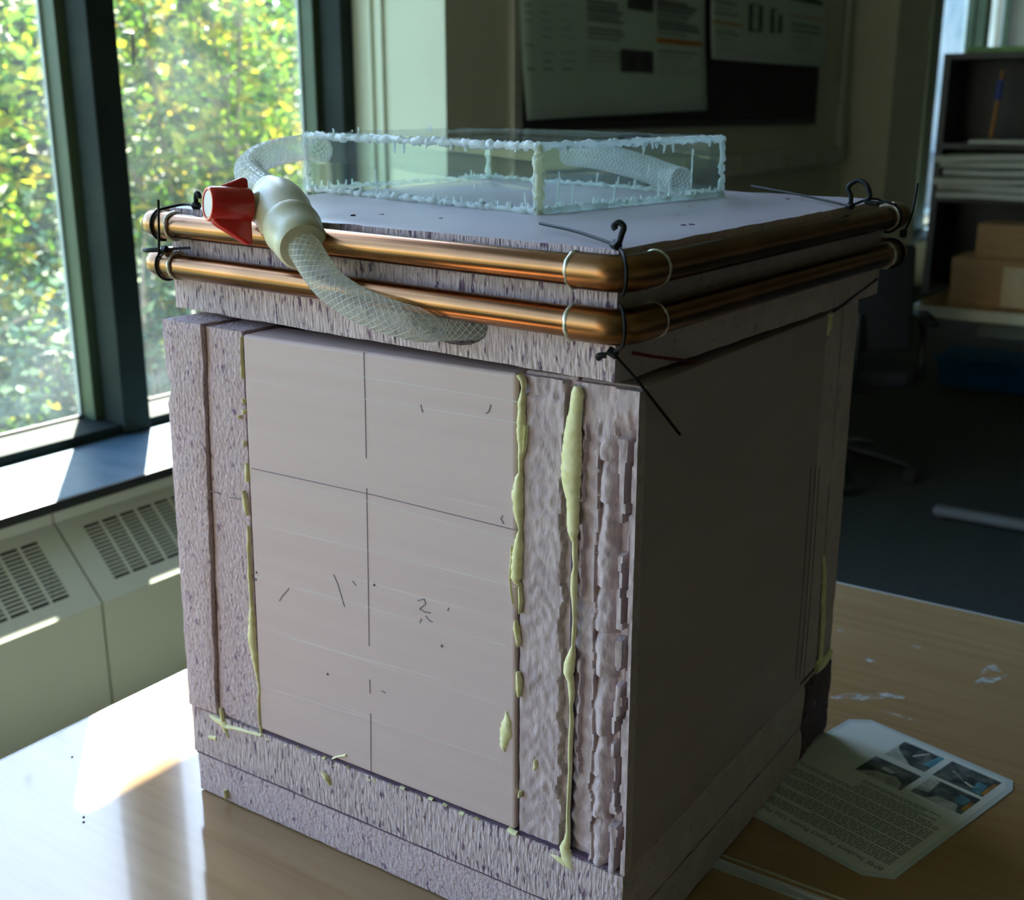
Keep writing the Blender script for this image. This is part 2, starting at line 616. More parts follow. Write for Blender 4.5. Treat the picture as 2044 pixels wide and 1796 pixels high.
M['card'] = pm('cardboard', (0.36, 0.21, 0.09), (0.31, 0.175, 0.075), sc=(6, 6, 40), rough=0.75)
M['card_lt'] = pm('pale_label', (0.52, 0.40, 0.24), (0.48, 0.36, 0.2), sc=(20, 20, 20), rough=0.4)
M['desk'] = pm('desk_laminate', (0.36, 0.22, 0.09), (0.31, 0.18, 0.07), sc=(3, 30, 30), rough=0.3)
M['desk_edge'] = pm('desk_edge_band', (0.50, 0.49, 0.36), rough=0.4)
M['hutch'] = pm('charcoal_shelving', (0.035, 0.038, 0.036), (0.05, 0.052, 0.05), sc=(10, 10, 10), rough=0.5)
M['page'] = pm('loose_paper', (0.50, 0.52, 0.46), (0.46, 0.48, 0.43), sc=(12, 12, 12), rough=0.7)
M['green'] = pm('green_folder', (0.22, 0.42, 0.10), (0.16, 0.32, 0.14), sc=(12, 12, 12), rough=0.5)
M['red_book'] = pm('dark_red_cover', (0.14, 0.03, 0.03), rough=0.5)
M['chairfab'] = pm('black_chair_fabric', (0.010, 0.011, 0.012), (0.016, 0.018, 0.018), sc=(120, 120, 120), rough=0.85)
M['chairpl'] = pm('black_chair_plastic', (0.010, 0.011, 0.012), rough=0.4)
M['tub_blue'] = pm('deep_blue', (0.006, 0.075, 0.17), (0.006, 0.06, 0.14), sc=(10, 10, 10), rough=0.9, spec=0.1)
M['apron'] = pm('grey_green_apron', (0.13, 0.155, 0.13), rough=0.7, spec=0.2)
M['foot'] = pm('dull_grey_foot', (0.17, 0.18, 0.175), rough=0.6, spec=0.3)
M['pen_blue'] = pm('blue_plastic', (0.03, 0.06, 0.35), rough=0.4)
M['pen_or'] = pm('orange_wood', (0.45, 0.20, 0.05), rough=0.5)
M['brown'] = pm('brown_door', (0.16, 0.07, 0.035), (0.12, 0.05, 0.025), sc=(20, 20, 3), rough=0.5)
M['white'] = pm('white_paint', (0.72, 0.76, 0.74), rough=0.6)
M['bark'] = pm('bark', (0.10, 0.085, 0.07), (0.15, 0.13, 0.11), sc=(30, 30, 8), rough=0.9)
M['grass'] = pm('grass_ground', (0.04, 0.07, 0.02), (0.07, 0.09, 0.03), sc=(1.5, 1.5, 1.5), rough=0.9)
M['leaf_y'] = leaf_mat('yellow_green_leaf', [(0.015, 0.05, 0.010), (0.05, 0.12, 0.012), (0.10, 0.20, 0.012), (0.21, 0.26, 0.013), (0.30, 0.21, 0.018)], 0.55)
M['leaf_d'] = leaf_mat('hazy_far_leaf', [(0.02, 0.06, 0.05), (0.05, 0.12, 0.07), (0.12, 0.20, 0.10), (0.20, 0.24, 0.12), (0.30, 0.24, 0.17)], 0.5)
M['leaf_g'] = leaf_mat('green_leaf', [(0.008, 0.03, 0.012), (0.02, 0.06, 0.02), (0.05, 0.12, 0.025), (0.12, 0.18, 0.03)], 0.45)
M['leaf_shade'] = leaf_mat('shaded_leaf', [(0.006, 0.025, 0.02), (0.012, 0.045, 0.035), (0.03, 0.08, 0.05), (0.10, 0.16, 0.10)], 0.35)  # shrub shadow painted in as darker, bluer leaf colours
#MAIN

# ------------------------------------------------------------------ the room
XF, XG = -2.936, -3.118        # room side of the window frames, glass plane
XP = -2.528                    # face of the wall that carries the pinboard
SILL = 0.6166
HEAD = 4.026
CEIL = 4.2


def struct(mb, name, mat, **k):
    o = mb.build(name, mat, **k)
    o['kind'] = 'structure'
    return o


struct(MB().box(-3.2, 6.0, -4.2, 14.2, -0.12, 0.0), 'floor', M['carpet'])
struct(MB().box(-3.2, 6.0, -4.2, 14.2, CEIL, CEIL + 0.12), 'ceiling', M['ceil'])
struct(MB().box(6.0, 6.12, -4.2, 14.2, 0, CEIL), 'wall_inner', M['wall_room'])
struct(MB().box(-3.2, 6.0, -4.2, -4.08, 0, CEIL), 'wall_back', M['wall_room'])
struct(MB().box(-3.2, 6.0, 14.08, 14.2, 0, CEIL), 'wall_far', M['wall_room'])
struct(MB().box(-3.2, -3.0, -4.08, 3.342, 0, SILL - 0.027).box(-3.2, -2.94, -4.08, 3.342, HEAD, CEIL), 'wall_window', M['wall'])
struct(MB().box(-3.2, -3.0, 8.15, 14.08, 0, 0.55).box(-3.2, -2.94, 8.15, 14.08, 3.2, CEIL).box(-3.2, -2.94, 8.15, 10.70, 0.55, 3.2), 'wall_window_far', M['wall'])  # last box closes an unseen bay, added to keep sun off the floor
struct(MB().box(-3.2, XP, 3.342, 7.45, 0, CEIL), 'wall_pier', M['wall'])
struct(MB().box(-3.2, -2.25, 7.45, 8.15, 0, CEIL), 'wall_column', M['wall'])
struct(MB().box(-2.862, -2.845, 3.330, 3.342, 0.0, CEIL).box(-2.812, -2.795, 3.330, 3.342, 0, CEIL), 'trim_1', M['wall'], bevel=0.003)
struct(MB().box(XP, XP + 0.012, 3.35, 7.44, 0.0, 0.1), 'baseboard_pier', M['black'])

# window sill, one long slab with a dark nosing
s0 = empty('window_sill', (-2.75, 0, SILL - 0.027))
tag(s0, kind='structure')
MB().box(-3.02, -2.566, -4.08, 3.342, SILL - 0.027, SILL).build('slab', M['sill'], s0, bevel=0.002)
MB().box(-2.572, -2.560, -4.08, 3.342, SILL - 0.030, SILL - 0.001).build('nosing', M['sill_edge'], s0, bevel=0.003)
s1 = MB().box(-3.02, -2.7, 8.15, 14.08, 0.52, 0.55)
struct(s1, 'window_sill_far', M['sill'])


def window_bay(n, y0, y1, z0=SILL, z1=HEAD):
    """one fixed light between two mullion centres y0..y1"""
    e = empty('window_%d' % n, (XG, (y0 + y1) / 2, z0))
    e['kind'] = 'structure'
    MB().box(XG - 0.004, XG + 0.004, y0 + 0.02, y1 - 0.02, z0 + 0.03, z1 - 0.03).build('pane', M['glass'], e)
    MB().extrude([(-3.13, z0), (-2.952, z0), (-2.952, z0 + 0.030), (-3.105, z0 + 0.038), (-3.13, z0 + 0.038)], 'y', y0, y1).build('bottom_rail', M['frame'], e, bevel=0.002)
    MB().box(-3.13, -2.952, y0, y1, z1 - 0.06, z1).build('head_rail', M['frame'], e)
    for (a, b) in ((y0 + 0.012, y0 + 0.026), (y1 - 0.026, y1 - 0.012)):
        pass
    MB().box(-3.108, -3.044, y1 - 0.026, y1 + 0.02, z0 + 0.03, z1 - 0.05).build('stile', M['frame_in'], e, bevel=0.002)
    MB().box(-3.108, -3.044, y0 - 0.02, y0 + 0.026, z0 + 0.03, z1 - 0.05).build('stile', M['frame_in'], e, bevel=0.002)
    MB().box(-3.114, -3.104, y1 - 0.034, y1 - 0.026, z0 + 0.036, z1 - 0.06).build('gasket', M['gasket'], e)
    MB().box(-3.114, -3.104, y0 + 0.026, y0 + 0.034, z0 + 0.036, z1 - 0.06).build('gasket', M['gasket'], e)
    MB().box(-3.112, -3.100, y0 + 0.03, y1 - 0.03, z0 + 0.036, z0 + 0.046).build('gasket', M['black'], e)
    return e


MUL = [2.226, 1.176, 0.126, -0.924, -1.974, -3.024]
wn = 3
for i, m0 in enumerate(MUL):
    struct(MB().box(-3.034, XF, m0, m0 + 0.098, SILL, HEAD).box(-3.14, -3.034, m0 + 0.012, m0 + 0.086, SILL, HEAD), 'trim_%d' % (i + 2), M['frame'], bevel=0.004)
window_bay(1, 1.274, 2.226)
w2 = window_bay(2, 2.324, 3.277)
for a, b in zip(MUL[1:], MUL[2:]):
    window_bay(wn, b + 0.098, a)
    wn += 1
struct(MB().box(-3.034, XF, 3.277, 3.342, SILL, HEAD).box(-3.14, -3.034, 3.29, 3.342, SILL, HEAD), 'trim_9', M['frame'], bevel=0.004)
# wire pull on the second window's stile
_a = at_y(246, 66, 2.36)
_b2 = at_y(264, 66, 2.36)
_c = at_y(266, 130, 2.36)
_d = at_y(249, 131, 2.36)
MB().tube(catmull([_a, _b2 + Vector((-.004, 0, 0)), _b2 + Vector((0, 0, -.006)), _c + Vector((0, 0, .008)), _c + Vector((-.004, 0, 0)), _d], 5), 0.004, 8).build('pull_handle', M['steel'], w2, smooth=40)

# far windows past the column
for k, (a, b) in enumerate(((11.0, 12.5), (12.7, 14.0))):
    window_bay(wn + k, a, b, 0.55, 3.2)
for k, (a, b) in enumerate(((10.72, 11.0), (12.5, 12.7))):
    struct(MB().box(-3.10, -2.94, a, b, 0.55, 3.2), 'trim_%d' % (10 + k), M['frame_in'], bevel=0.004)

# radiator covers under the sill -------------------------------------------------------
RX0, RZ0 = -2.41, 0.372
RX1, RZ1 = -2.580, 0.556
RN = Vector((RZ1 - RZ0, 0, RX0 - RX1)).normalized()     # outward normal of the sloping grille
RS = Vector((RX1 - RX0, 0, RZ1 - RZ0))                  # up the slope


def radiator(y0, y1, label):
    e = thing('radiator_cover', label, 'radiator', (-2.5, (y0 + y1) / 2, 0.0), group='radiator covers below the sill')
    g = 0.0025
    a, b = y0 + g, y1 - g
    MB().box(RX0 - 0.012, RX0, a, b, 0.03, RZ0 + 0.002).build('front_panel', M['rad'], e, bevel=0.004, bseg=3)
    MB().box(RX1 - 0.010, RX1 + 0.002, a, b, RZ1 - 0.004, SILL - 0.03).build('top_strip', M['rad'], e, bevel=0.002)
    MB().box(-2.96, -2.62, a, b, 0.05, 0.5).build('heater_core', M['rad_in'], e)
    base = Vector((RX0, 0, RZ0))
    th = 0.003
    mb = MB()

    def plate(yA, yB, sA, sB, off=0.0):
        c = base + RS * ((sA + sB) / 2) - RN * (th / 2 + off)
        c.y = (yA + yB) / 2
        mb.obox(c, Vector((0, (yB - yA) / 2, 0)), RS * ((sB - sA) / 2), RN * (th / 2))
    cw, pitch = 0.0485, 0.0575
    n = int((b - a - 0.11) / pitch)
    off0 = (b - a - n * pitch + (pitch - cw)) / 2
    plate(a, b, 0.0, 0.19)
    plate(a, b, 0.86, 1.0)
    plate(a, a + off0, 0.19, 0.86)
    plate(b - off0, b, 0.19, 0.86)
    rows = 15
    for i in range(n):
        y = a + off0 + i * pitch
        if i < n - 1:
            plate(y + cw, y + pitch, 0.19, 0.86)
        for r in range(1, rows):
            s_ = 0.19 + 0.67 * r / rows
            plate(y, y + cw, s_ - 0.010, s_ + 0.010, 0.0006)
    mb.build('grille', M['rad'], e)
    return e


SEAM = 1.708
radiator(SEAM - 1.22, SEAM, 'cream radiator cover whose grille starts beneath the dark window post')
radiator(SEAM, SEAM + 1.22, 'cream radiator cover running behind the foam box')
radiator(SEAM - 2.44, SEAM - 1.22, 'cream radiator cover by the camera end of the window wall')
struct(MB().box(-2.98, -2.45, SEAM + 1.222, 3.34, 0.0, 0.55), 'trim_12', M['rad'])

# pinboard and posters -------------------------------------------------------------------
pb = thing('pinboard', 'black pinboard with a slim aluminium edge on the pier wall', 'pinboard', (XP, 5.3, 1.5))
MB().box(XP, XP + 0.018, 3.78, 6.83, 1.535, 2.75).build('panel', M['board'], pb)
MB().box(XP, XP + 0.028, 3.715, 3.778, 0.2, 2.78).build('frame_edge', M['alu'], pb, bevel=0.004)
MB().box(XP, XP + 0.026, 3.778, 6.86, 1.500, 1.537).build('frame_rail', M['black'], pb, bevel=0.003)
MB().box(XP, XP + 0.026, 6.83, 6.86, 1.537, 2.78).build('frame_edge', M['black'], pb, bevel=0.003)
MB().box(XP, XP + 0.026, 3.778, 6.86, 2.75, 2.78).build('frame_rail', M['black'], pb, bevel=0.003)


def wy(px, py):
    p = at_x(px, py, XP + 0.03)
    return p.y, p.z


def poster(name, label, pts, curl, loc):
    e = thing(name, label, 'poster', loc)
    ys = [wy(*q)[0] for q in pts]
    zs = [wy(*q)[1] for q in pts]
    y0, y1 = min(ys), max(ys)
    zb = sum(zs) / len(zs)
    dz = zs[-1] - zs[0]
    zt = 2.68
    nu, nv = 24, 12
    mb = MB()
    vs, fs = [], []
    for i in range(nu + 1):
        for j in range(nv + 1):
            u, v = i / nu, j / nv
            y = y0 + (y1 - y0) * u
            z = zb + (zt - zb) * v
            bow = curl * (1 - v) ** 3 * (0.5 + 0.8 * abs(2 * u - 1) ** 2)
            cut = dz * (u - 0.5) * (1 - v)
            vs.append((XP + 0.022 + bow, y, z + cut))
    for i in range(nu):
        for j in range(nv):
            a = i * (nv + 1) + j
            fs.append((a, a + nv + 1, a + nv + 2, a + 1))
    mb._add(vs, fs)
    o = mb.build('sheet', M['poster'], e, smooth=60)
    s = o.modifiers.new('thick', 'SOLIDIFY')
    s.thickness = 0.0012
    s.offset = -1
    return e, (y0, y1, zb, zt, curl)


def bow_at(pp, y, z):
    y0, y1, zb, zt, curl = pp
    u = (y - y0) / (y1 - y0)
    v = (z - zb) / (zt - zb)
    return curl * (1 - v) ** 3 * (0.5 + 0.8 * abs(2 * u - 1) ** 2)


def pprint(e, pp, name, mat, rects, label=None, kind=None):
    """flat print lying on the curved sheet, rectangles in photo pixels of the wall plane"""
    mb = MB()
    for (xa, ya, xb, yb) in rects:
        p, q = wy(xa, ya), wy(xb, yb)
        ya_, yb_ = min(p[0], q[0]), max(p[0], q[0])
        za_, zb_ = min(p[1], q[1]), max(p[1], q[1])
        n = max(1, int((yb_ - ya_) / 0.12))
        vs, fs = [], []
        for i in range(n + 1):
            y = ya_ + (yb_ - ya_) * i / n
            for z in (za_, zb_):
                vs.append((XP + 0.0232 + bow_at(pp, y, z), y, z))
        for i in range(n):
            fs.append((2 * i, 2 * i + 2, 2 * i + 3, 2 * i + 1))
        mb._add(vs, fs)
    return mb.build(name, mat, e, label=label, kind=kind)


e1, pp1 = poster('poster', 'large research poster with an orange bar and two dark pictures, beside the aluminium edge', [(1036, 240), (1398, 220)], 0.035, (XP, 4.5, 1.55))
lines = []
rr = random.Random(3)
for row in range(9):
    y = 8 + row * 16
    for (xa, xb) in ((1042, 1062), (1078, 1104), (1118, 1150)):
        if rr.random() < 0.7:
            lines.append((xa, y, xa + (xb - xa) * rr.uniform(0.6, 1.0), y + 4))
for row in range(16):
    y = 4 + row * 9
    if row in (5, 9):
        continue
    lines.append((1172, y, 1172 + rr.uniform(45, 75), y + 3))
for row in range(18):
    y = 4 + row * 9
    if 72 < y < 98:
        continue
    lines.append((1312, y, 1312 + rr.uniform(55, 82), y + 3))
pprint(e1, pp1, 'text_lines', M['poster_ink'], lines, kind='stuff')
pprint(e1, pp1, 'heading_bar', M['poster_or'], [(1310, 74, 1397, 94)], 'orange heading bar')
pprint(e1, pp1, 'picture', M['poster_pic'], [(1238, 97, 1302, 147)], 'dark printed picture')
pprint(e1, pp1, 'picture', M['poster_pic'], [(1254, -16, 1305, 25)], 'dark printed picture')
e2, pp2 = poster('poster', 'shorter research poster with two orange bars and tower drawings, hanging past the pinboard end', [(1414, 118), (1646, 134)], 0.02, (XP, 6.2, 1.83))
lines = []
for row in range(6):
    y = 4 + row * 11
    if row not in (3, 4):
        lines.append((1424, y, 1424 + rr.uniform(35, 55), y + 4))
for row in range(5):
    lines.append((1424, 66 + row * 10, 1424 + rr.uniform(30, 52), 69 + row * 10))
    lines.append((1580, 50 + row * 12, 1580 + rr.uniform(40, 58), 54 + row * 12))
pprint(e2, pp2, 'text_lines', M['poster_ink'], lines, kind='stuff')
pprint(e2, pp2, 'heading_bar', M['poster_or'], [(1420, 40, 1482, 54)], 'orange heading bar')
pprint(e2, pp2, 'heading_bar', M['poster_or'], [(1577, 28, 1642, 42)], 'orange heading bar')
pprint(e2, pp2, 'drawing', M['poster_pic'], [(1496, 6, 1502, 64), (1516, 10, 1522, 64), (1496, 6, 1522, 13), (1498, 28, 1520, 33), (1498, 58, 1522, 65)])
pprint(e2, pp2, 'drawing', M['poster_pic'], [(1540, 16, 1545, 66), (1556, 28, 1561, 66), (1540, 16, 1552, 22), (1540, 40, 1560, 45), (1542, 60, 1561, 66)])
pprint(e2, pp2, 'picture', M['poster_pic'], [(1578, -12, 1642, 12)], 'dark printed picture')

# conduit drop and wall trunking
cd = thing('cable_conduit', 'slim grey conduit dropping down the pier wall to the trunking', 'conduit', (XP, 7.3, 1.2))
_yc = wy(1683, 200)[0]
MB().tube([(XP + 0.018, _yc, CEIL - 0.02), (XP + 0.018, _yc, 1.62), (XP + 0.018, _yc, 1.42)], [0.018, 0.018, 0.034], 12).build('pipe', M['trunk'], cd, smooth=50)
MB().box(XP, XP + 0.05, _yc - 0.05, _yc + 0.05, 1.27, 1.42).build('junction_box', M['trunk'], cd, bevel=0.008)
tk = thing('wall_trunking', 'grey wall trunking with small beige outlets under the posters', 'trunking', (XP, 6, 1.25))
MB().box(XP, XP + 0.055, 3.9, _yc - 0.055, 1.262, 1.362).build('channel', M['trunk'], tk, bevel=0.006)
for yy in (4.4, 5.1, 5.75, 6.35, 6.9):
    MB().box(XP + 0.055, XP + 0.062, yy - 0.035, yy + 0.035, 1.275, 1.35).build('outlet', M['outlet'], tk, bevel=0.003)

# ------------------------------------------------------------------ outside: ground, shrubs and trees beyond the glass
struct(MB().box(-60, -3.3, -30, 60, -1.2, -0.9), 'lawn', M['grass'])


def leaves(rnd, centres, count, size):
    vs, fs = [], []
    for _ in range(count):
        c, (rx, ry, rz) = rnd.choice(centres)
        while True:
            p = Vector((rnd.uniform(-1, 1), rnd.uniform(-1, 1), rnd.uniform(-1, 1)))
            if p.length < 1:
                break
        p = Vector((c[0] + p.x * rx, c[1] + p.y * ry, c[2] + p.z * rz))
        s = size * rnd.uniform(0.6, 1.25)
        u = Vector((rnd.gauss(0, 1), rnd.gauss(0, 1), rnd.gauss(0, 0.6))).normalized()
        v = u.cross(Vector((rnd.gauss(0, 1), rnd.gauss(0, 1), rnd.gauss(0, 1)))).normalized()
        n = u.cross(v)
        b = len(vs)
        # pointed oval leaf folded a little along its midrib
        vs += [p - u * s, p + v * s * 0.5 + n * s * 0.12, p + u * s, p - v * s * 0.5 + n * s * 0.12]
        fs += [(b, b + 1, b + 2), (b, b + 2, b + 3)]
    return vs, fs


def shrub(name, label, cat, x, y, h, wid, mat, count, size, seed, stems=5, group=None):
    rnd = random.Random(seed)
    e = thing(name, label, cat, (x, y, -0.9), group=group)
    cent = []
    tips = []
    for k in range(stems):
        a = rnd.uniform(0, 6.28)
        d = wid * rnd.uniform(0.2, 0.8)
        top = Vector((x + math.cos(a) * d, y + math.sin(a) * d, -0.9 + h * rnd.uniform(0.75, 1.0)))
        base = Vector((x + rnd.uniform(-.15, .15), y + rnd.uniform(-.15, .15), -0.9))
        mid = base.lerp(top, 0.5) + Vector((rnd.uniform(-.15, .15), rnd.uniform(-.2, .2), 0))
        path = catmull([base, mid, top], 6)
        MB().tube(path, [0.028 * (1 - 0.8 * i / (len(path) - 1)) for i in range(len(path))], 6).build('stem', M['bark'], e, smooth=60)
        tips += path[3:]
        br = MB()
        for j in range(5):
            p = path[rnd.randint(3, len(path) - 2)]
            q = p + Vector((rnd.uniform(-.5, .5), rnd.uniform(-.6, .6), rnd.uniform(.15, .6)))
            br.tube(catmull([p, p.lerp(q, .5) + Vector((0, rnd.uniform(-.1, .1), .05)), q], 3), [0.012, .011, .010, .009, .007, .006, .004], 5)
            tips.append(q)
        br.build('branches', M['bark'], e, kind='stuff')
    for t in tips:
        cent.append((t, (wid * .38, wid * .45, h * .14)))
    for k in range(7):
        cent.append(((x + rnd.uniform(-.6, .6) * wid, y + rnd.uniform(-.7, .7) * wid, -0.9 + h * rnd.uniform(.15, .9)), (wid * .4, wid * .45, h * .16)))
    vs, fs = leaves(rnd, cent, count, size)
    mb = MB()
    mb._add(vs, fs)
    mb.build('foliage', mat, e, kind='stuff')
    return e


def far_foliage():
    rnd = random.Random(99)
    cent = []
    for k in range(60):
        cent.append(((rnd.uniform(-24, -17), rnd.uniform(2, 40), rnd.uniform(-0.6, 4.0)), (1.5, 2.4, 1.4)))
    vs, fs = leaves(rnd, cent, 15000, 0.26)
    mb = MB()
    mb._add(vs, fs)
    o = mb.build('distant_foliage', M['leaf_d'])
    tag(o, 'hazy far-off foliage closing the view behind the nearer trees', 'foliage', kind='stuff')


far_foliage()
GR = 'shrubs and small trees outside the windows'
shrub('leafy_shrub', 'yellow-green shrub outside the window beside the dark post, left pane', 'shrub', -6.2, 3.6, 3.9, 1.15, M['leaf_y'], 5200, 0.058, 11, 6, GR)
shrub('leafy_shrub', 'low shrub with painted-in blue-green shade at the foot of the glass above the radiator', 'shrub', -5.0, 2.75, 1.55, 0.95, M['leaf_shade'], 3400, 0.036, 12, 5, GR)
shrub('leafy_tree', 'bright yellow-green young tree seen through the middle of the wide pane', 'tree', -6.0, 5.3, 4.3, 1.15, M['leaf_y'], 6000, 0.058, 13, 7, GR)
shrub('leafy_tree', 'green thin-stemmed tree seen just above the clear hose', 'tree', -7.4, 6.6, 3.7, 1.2, M['leaf_g'], 5600, 0.052, 14, 7, GR)
shrub('leafy_shrub', 'shrub with painted-in dark blue-green shade behind the red valve handle', 'shrub', -5.4, 4.2, 1.75, 1.0, M['leaf_shade'], 3200, 0.038, 15, 5, GR)
shrub('leafy_tree', 'pale green tree by the window jamb next to the white wall', 'tree', -7.0, 8.3, 3.9, 1.3, M['leaf_g'], 5200, 0.055, 16, 7, GR)
shrub('leafy_tree', 'tall green tree filling the back of the outdoor view', 'tree', -10.5, 7.0, 6.0, 2.0, M['leaf_g'], 6500, 0.10, 17, 7, GR)
shrub('leafy_tree', 'broad green tree at the back of the far pane', 'tree', -11.5, 11.5, 6.0, 2.2, M['leaf_g'], 6500, 0.11, 18, 7, GR)
shrub('leafy_tree', 'broad yellowing tree behind the shrub of the first pane', 'tree', -9.0, 4.2, 4.6, 1.8, M['leaf_y'], 6000, 0.09, 19, 7, GR)
shrub('leafy_shrub', 'green shrub below the pale tree by the window jamb', 'shrub', -5.6, 5.9, 2.0, 1.0, M['leaf_g'], 3000, 0.04, 20, 5, GR)

# ------------------------------------------------------------------ work tables
TZ = 0.73


def work_table(y0, y1, label, band):
    e = thing('work_table', label, 'table', (-0.45, (y0 + y1) / 2, 0))
    x0, x1 = -1.368, 0.46
    MB().box(x0 + 0.003, x1 - 0.003, y0 + 0.004, y1 - 0.004, TZ - 0.028, TZ).build('table_top', M['wood'], e, bevel=0.0015)
    bz = TZ - 0.0005
    mb = MB().box(x0, x1, y0, y0 + 0.004, TZ - 0.029, bz).box(x0, x1, y1 - 0.004, y1, TZ - 0.029, bz)
    mb.box(x0, x0 + 0.003, y0, y1, TZ - 0.029, bz).box(x1 - 0.003, x1, y0, y1, TZ - 0.029, bz)
    mb.build('edge_band', band, e)
    for xx in (x0 + 0.22, x1 - 0.22):
        ym = (y0 + y1) / 2
        MB().box(xx - 0.03, xx + 0.03, ym - 0.04, ym + 0.04, 0.04, TZ - 0.05).build('leg', M['steel'], e, bevel=0.006)
        MB().box(xx - 0.03, xx + 0.03, y0 + 0.08, y1 - 0.08, 0.0, 0.04).build('foot', M['steel'], e, bevel=0.01)
        MB().box(xx - 0.04, xx + 0.04, y0 + 0.1, y1 - 0.1, TZ - 0.06, TZ - 0.028).build('bracket', M['steel'], e)
    return e


work_table(0.20, 1.112, 'wood-laminate work table under the front of the foam box', M['edge_band'])
t2 = work_table(1.124, 2.032, 'wood-laminate work table under the laminated sheet and the back of the box', M['edge_band'])


MB().box(-1.36, 0.45, 1.1335, 1.1375, TZ - 0.001, TZ + 0.0004).build('edge_line', M['desk_edge'], t2)


def scuff(poly):
    MB().prism(poly, TZ - 0.0002, TZ + 0.0003).build('scuff', M['scuff'], t2)


def smear(pxs, seed):
    rnd = random.Random(seed)
    top = [at_z(x, y - h, TZ) for (x, y, h) in pxs]
    bot = [at_z(x, y + h, TZ) for (x, y, h) in reversed(pxs)]
    scuff([(p.x, p.y) for p in top + bot])


smear([(1658, 1392, 1), (1690, 1390, 6), (1730, 1391, 7), (1770, 1388, 5), (1806, 1392, 2)], 1)
smear([(1724, 1314, 1), (1735, 1317, 4), (1748, 1321, 1)], 2)
smear([(1955, 1345, 1), (1968, 1335, 7), (1985, 1332, 6), (1998, 1340, 1)], 3)
smear([(1945, 1362, 1), (1965, 1356, 7), (1985, 1358, 4), (2012, 1347, 1)], 4)
smear([(1760, 1418, 0.6), (1800, 1430, 1.6), (1835, 1441, 0.5)], 5)
smear([(1672, 1257, 1), (1682, 1259, 2.5), (1692, 1262, 0.6)], 6)
smear([(1820, 1289, 0.8), (1829, 1290, 2.2), (1838, 1293, 0.6)], 7)
for (px, py) in ((144, 1511), (167, 1631), (167, 1641)):
    p = at_z(px, py, TZ)
    MB().blob((p.x, p.y, TZ + 0.0006), 0.0016, 0.0016, 0.0008).build('speck', M['ink'], t2 if p.y > 1.12 else bpy.data.objects['work_table'])

# laminated notice --------------------------------------------------------------------
PG = TZ + 0.0004
P4 = Vector((-0.2891, 1.1821, PG))
PR = Vector((-0.9661, 0.2582, 0))
PU = Vector((-0.2582, -0.9661, 0))
PGW, PGH = 0.245, 0.322
PGM = Matrix((PR, PU, Vector((0, 0, 1)))).transposed().to_4x4()
PGM.translation = P4 - PU * PGH          # page origin at its lower corner
pe = thing('laminated_notice', 'laminated policy notice with four photographs lying against the foam box', 'notice', P4)
ch = 0.022
poly = [(0.0, ch), (ch * .5, 0), (PGW - ch, 0), (PGW, ch), (PGW, PGH - ch), (PGW - ch, PGH), (ch * 1.3, PGH), (0, PGH - ch)]
MB(PGM).prism(poly, 0.0, 0.0007).build('pouch', M['laminate'], pe)
MB(PGM).prism([(p[0] * 0.94 + 0.007, p[1] * 0.955 + 0.007) for p in poly], 0.0007, 0.0009).build('sheet', M['paper'], pe)


def page_rect(mb, x0, x1, yt0, yt1, z=0.0009, h=0.00012):
    mb.box(x0, x1, PGH - yt1, PGH - yt0, z, z + h)
    return mb


# printed heading as real lettering
cu = bpy.data.curves.new('heading', 'FONT')
cu.body = 'BME Student Project Room Use Policy'
cu.size = 0.0118
cu.extrude = 0.00005
cu.align_x = 'LEFT'
ho = bpy.data.objects.new('heading_tmp', cu)
COL.objects.link(ho)
bpy.context.view_layer.update()
hm = bpy.data.meshes.new_from_object(ho.evaluated_get(bpy.context.evaluated_depsgraph_get()))
bpy.data.objects.remove(ho)
mb = MB(PGM)
mb._add([(v.co.x + 0.018, v.co.y + PGH - 0.030, v.co.z + 0.00098) for v in hm.vertices], [tuple(p.vertices) for p in hm.polygons])
mb.build('heading', M['text'], pe)
mb = MB(PGM)
rr = random.Random(5)
y = 0.040
for row in range(30):
    x = 0.018
    end = 0.225 - (rr.uniform(0.0, 0.09) if row % 5 == 4 else rr.uniform(0, 0.01))
    if y > 0.15:
        x = 0.03 + 0.02 * (row % 2)
        end = min(end, 0.14)
    while x < end:
        wl = rr.uniform(0.004, 0.012)
        page_rect(mb, x, min(x + wl, end), y, y + 0.0018)
        x += wl + 0.0016
    y += 0.0046 if row % 5 != 4 else 0.0075
    if y > 0.178:
        break
mb.build('text_lines', M['text'], pe, kind='stuff')


def photo(x0, x1, y0, y1, extras):
    mb = MB(PGM)
    page_rect(mb, x0, x1, y0, y1)
    o = mb.build('photograph', M['photo_dk'], pe)
    for (mat, pts) in extras:
        m2 = MB(PGM)
        m2.prism([(x0 + (x1 - x0) * a, PGH - (y0 + (y1 - y0) * b)) for a, b in pts], 0.00101, 0.00107)
        m2.build('photo_shape', M[mat], o)


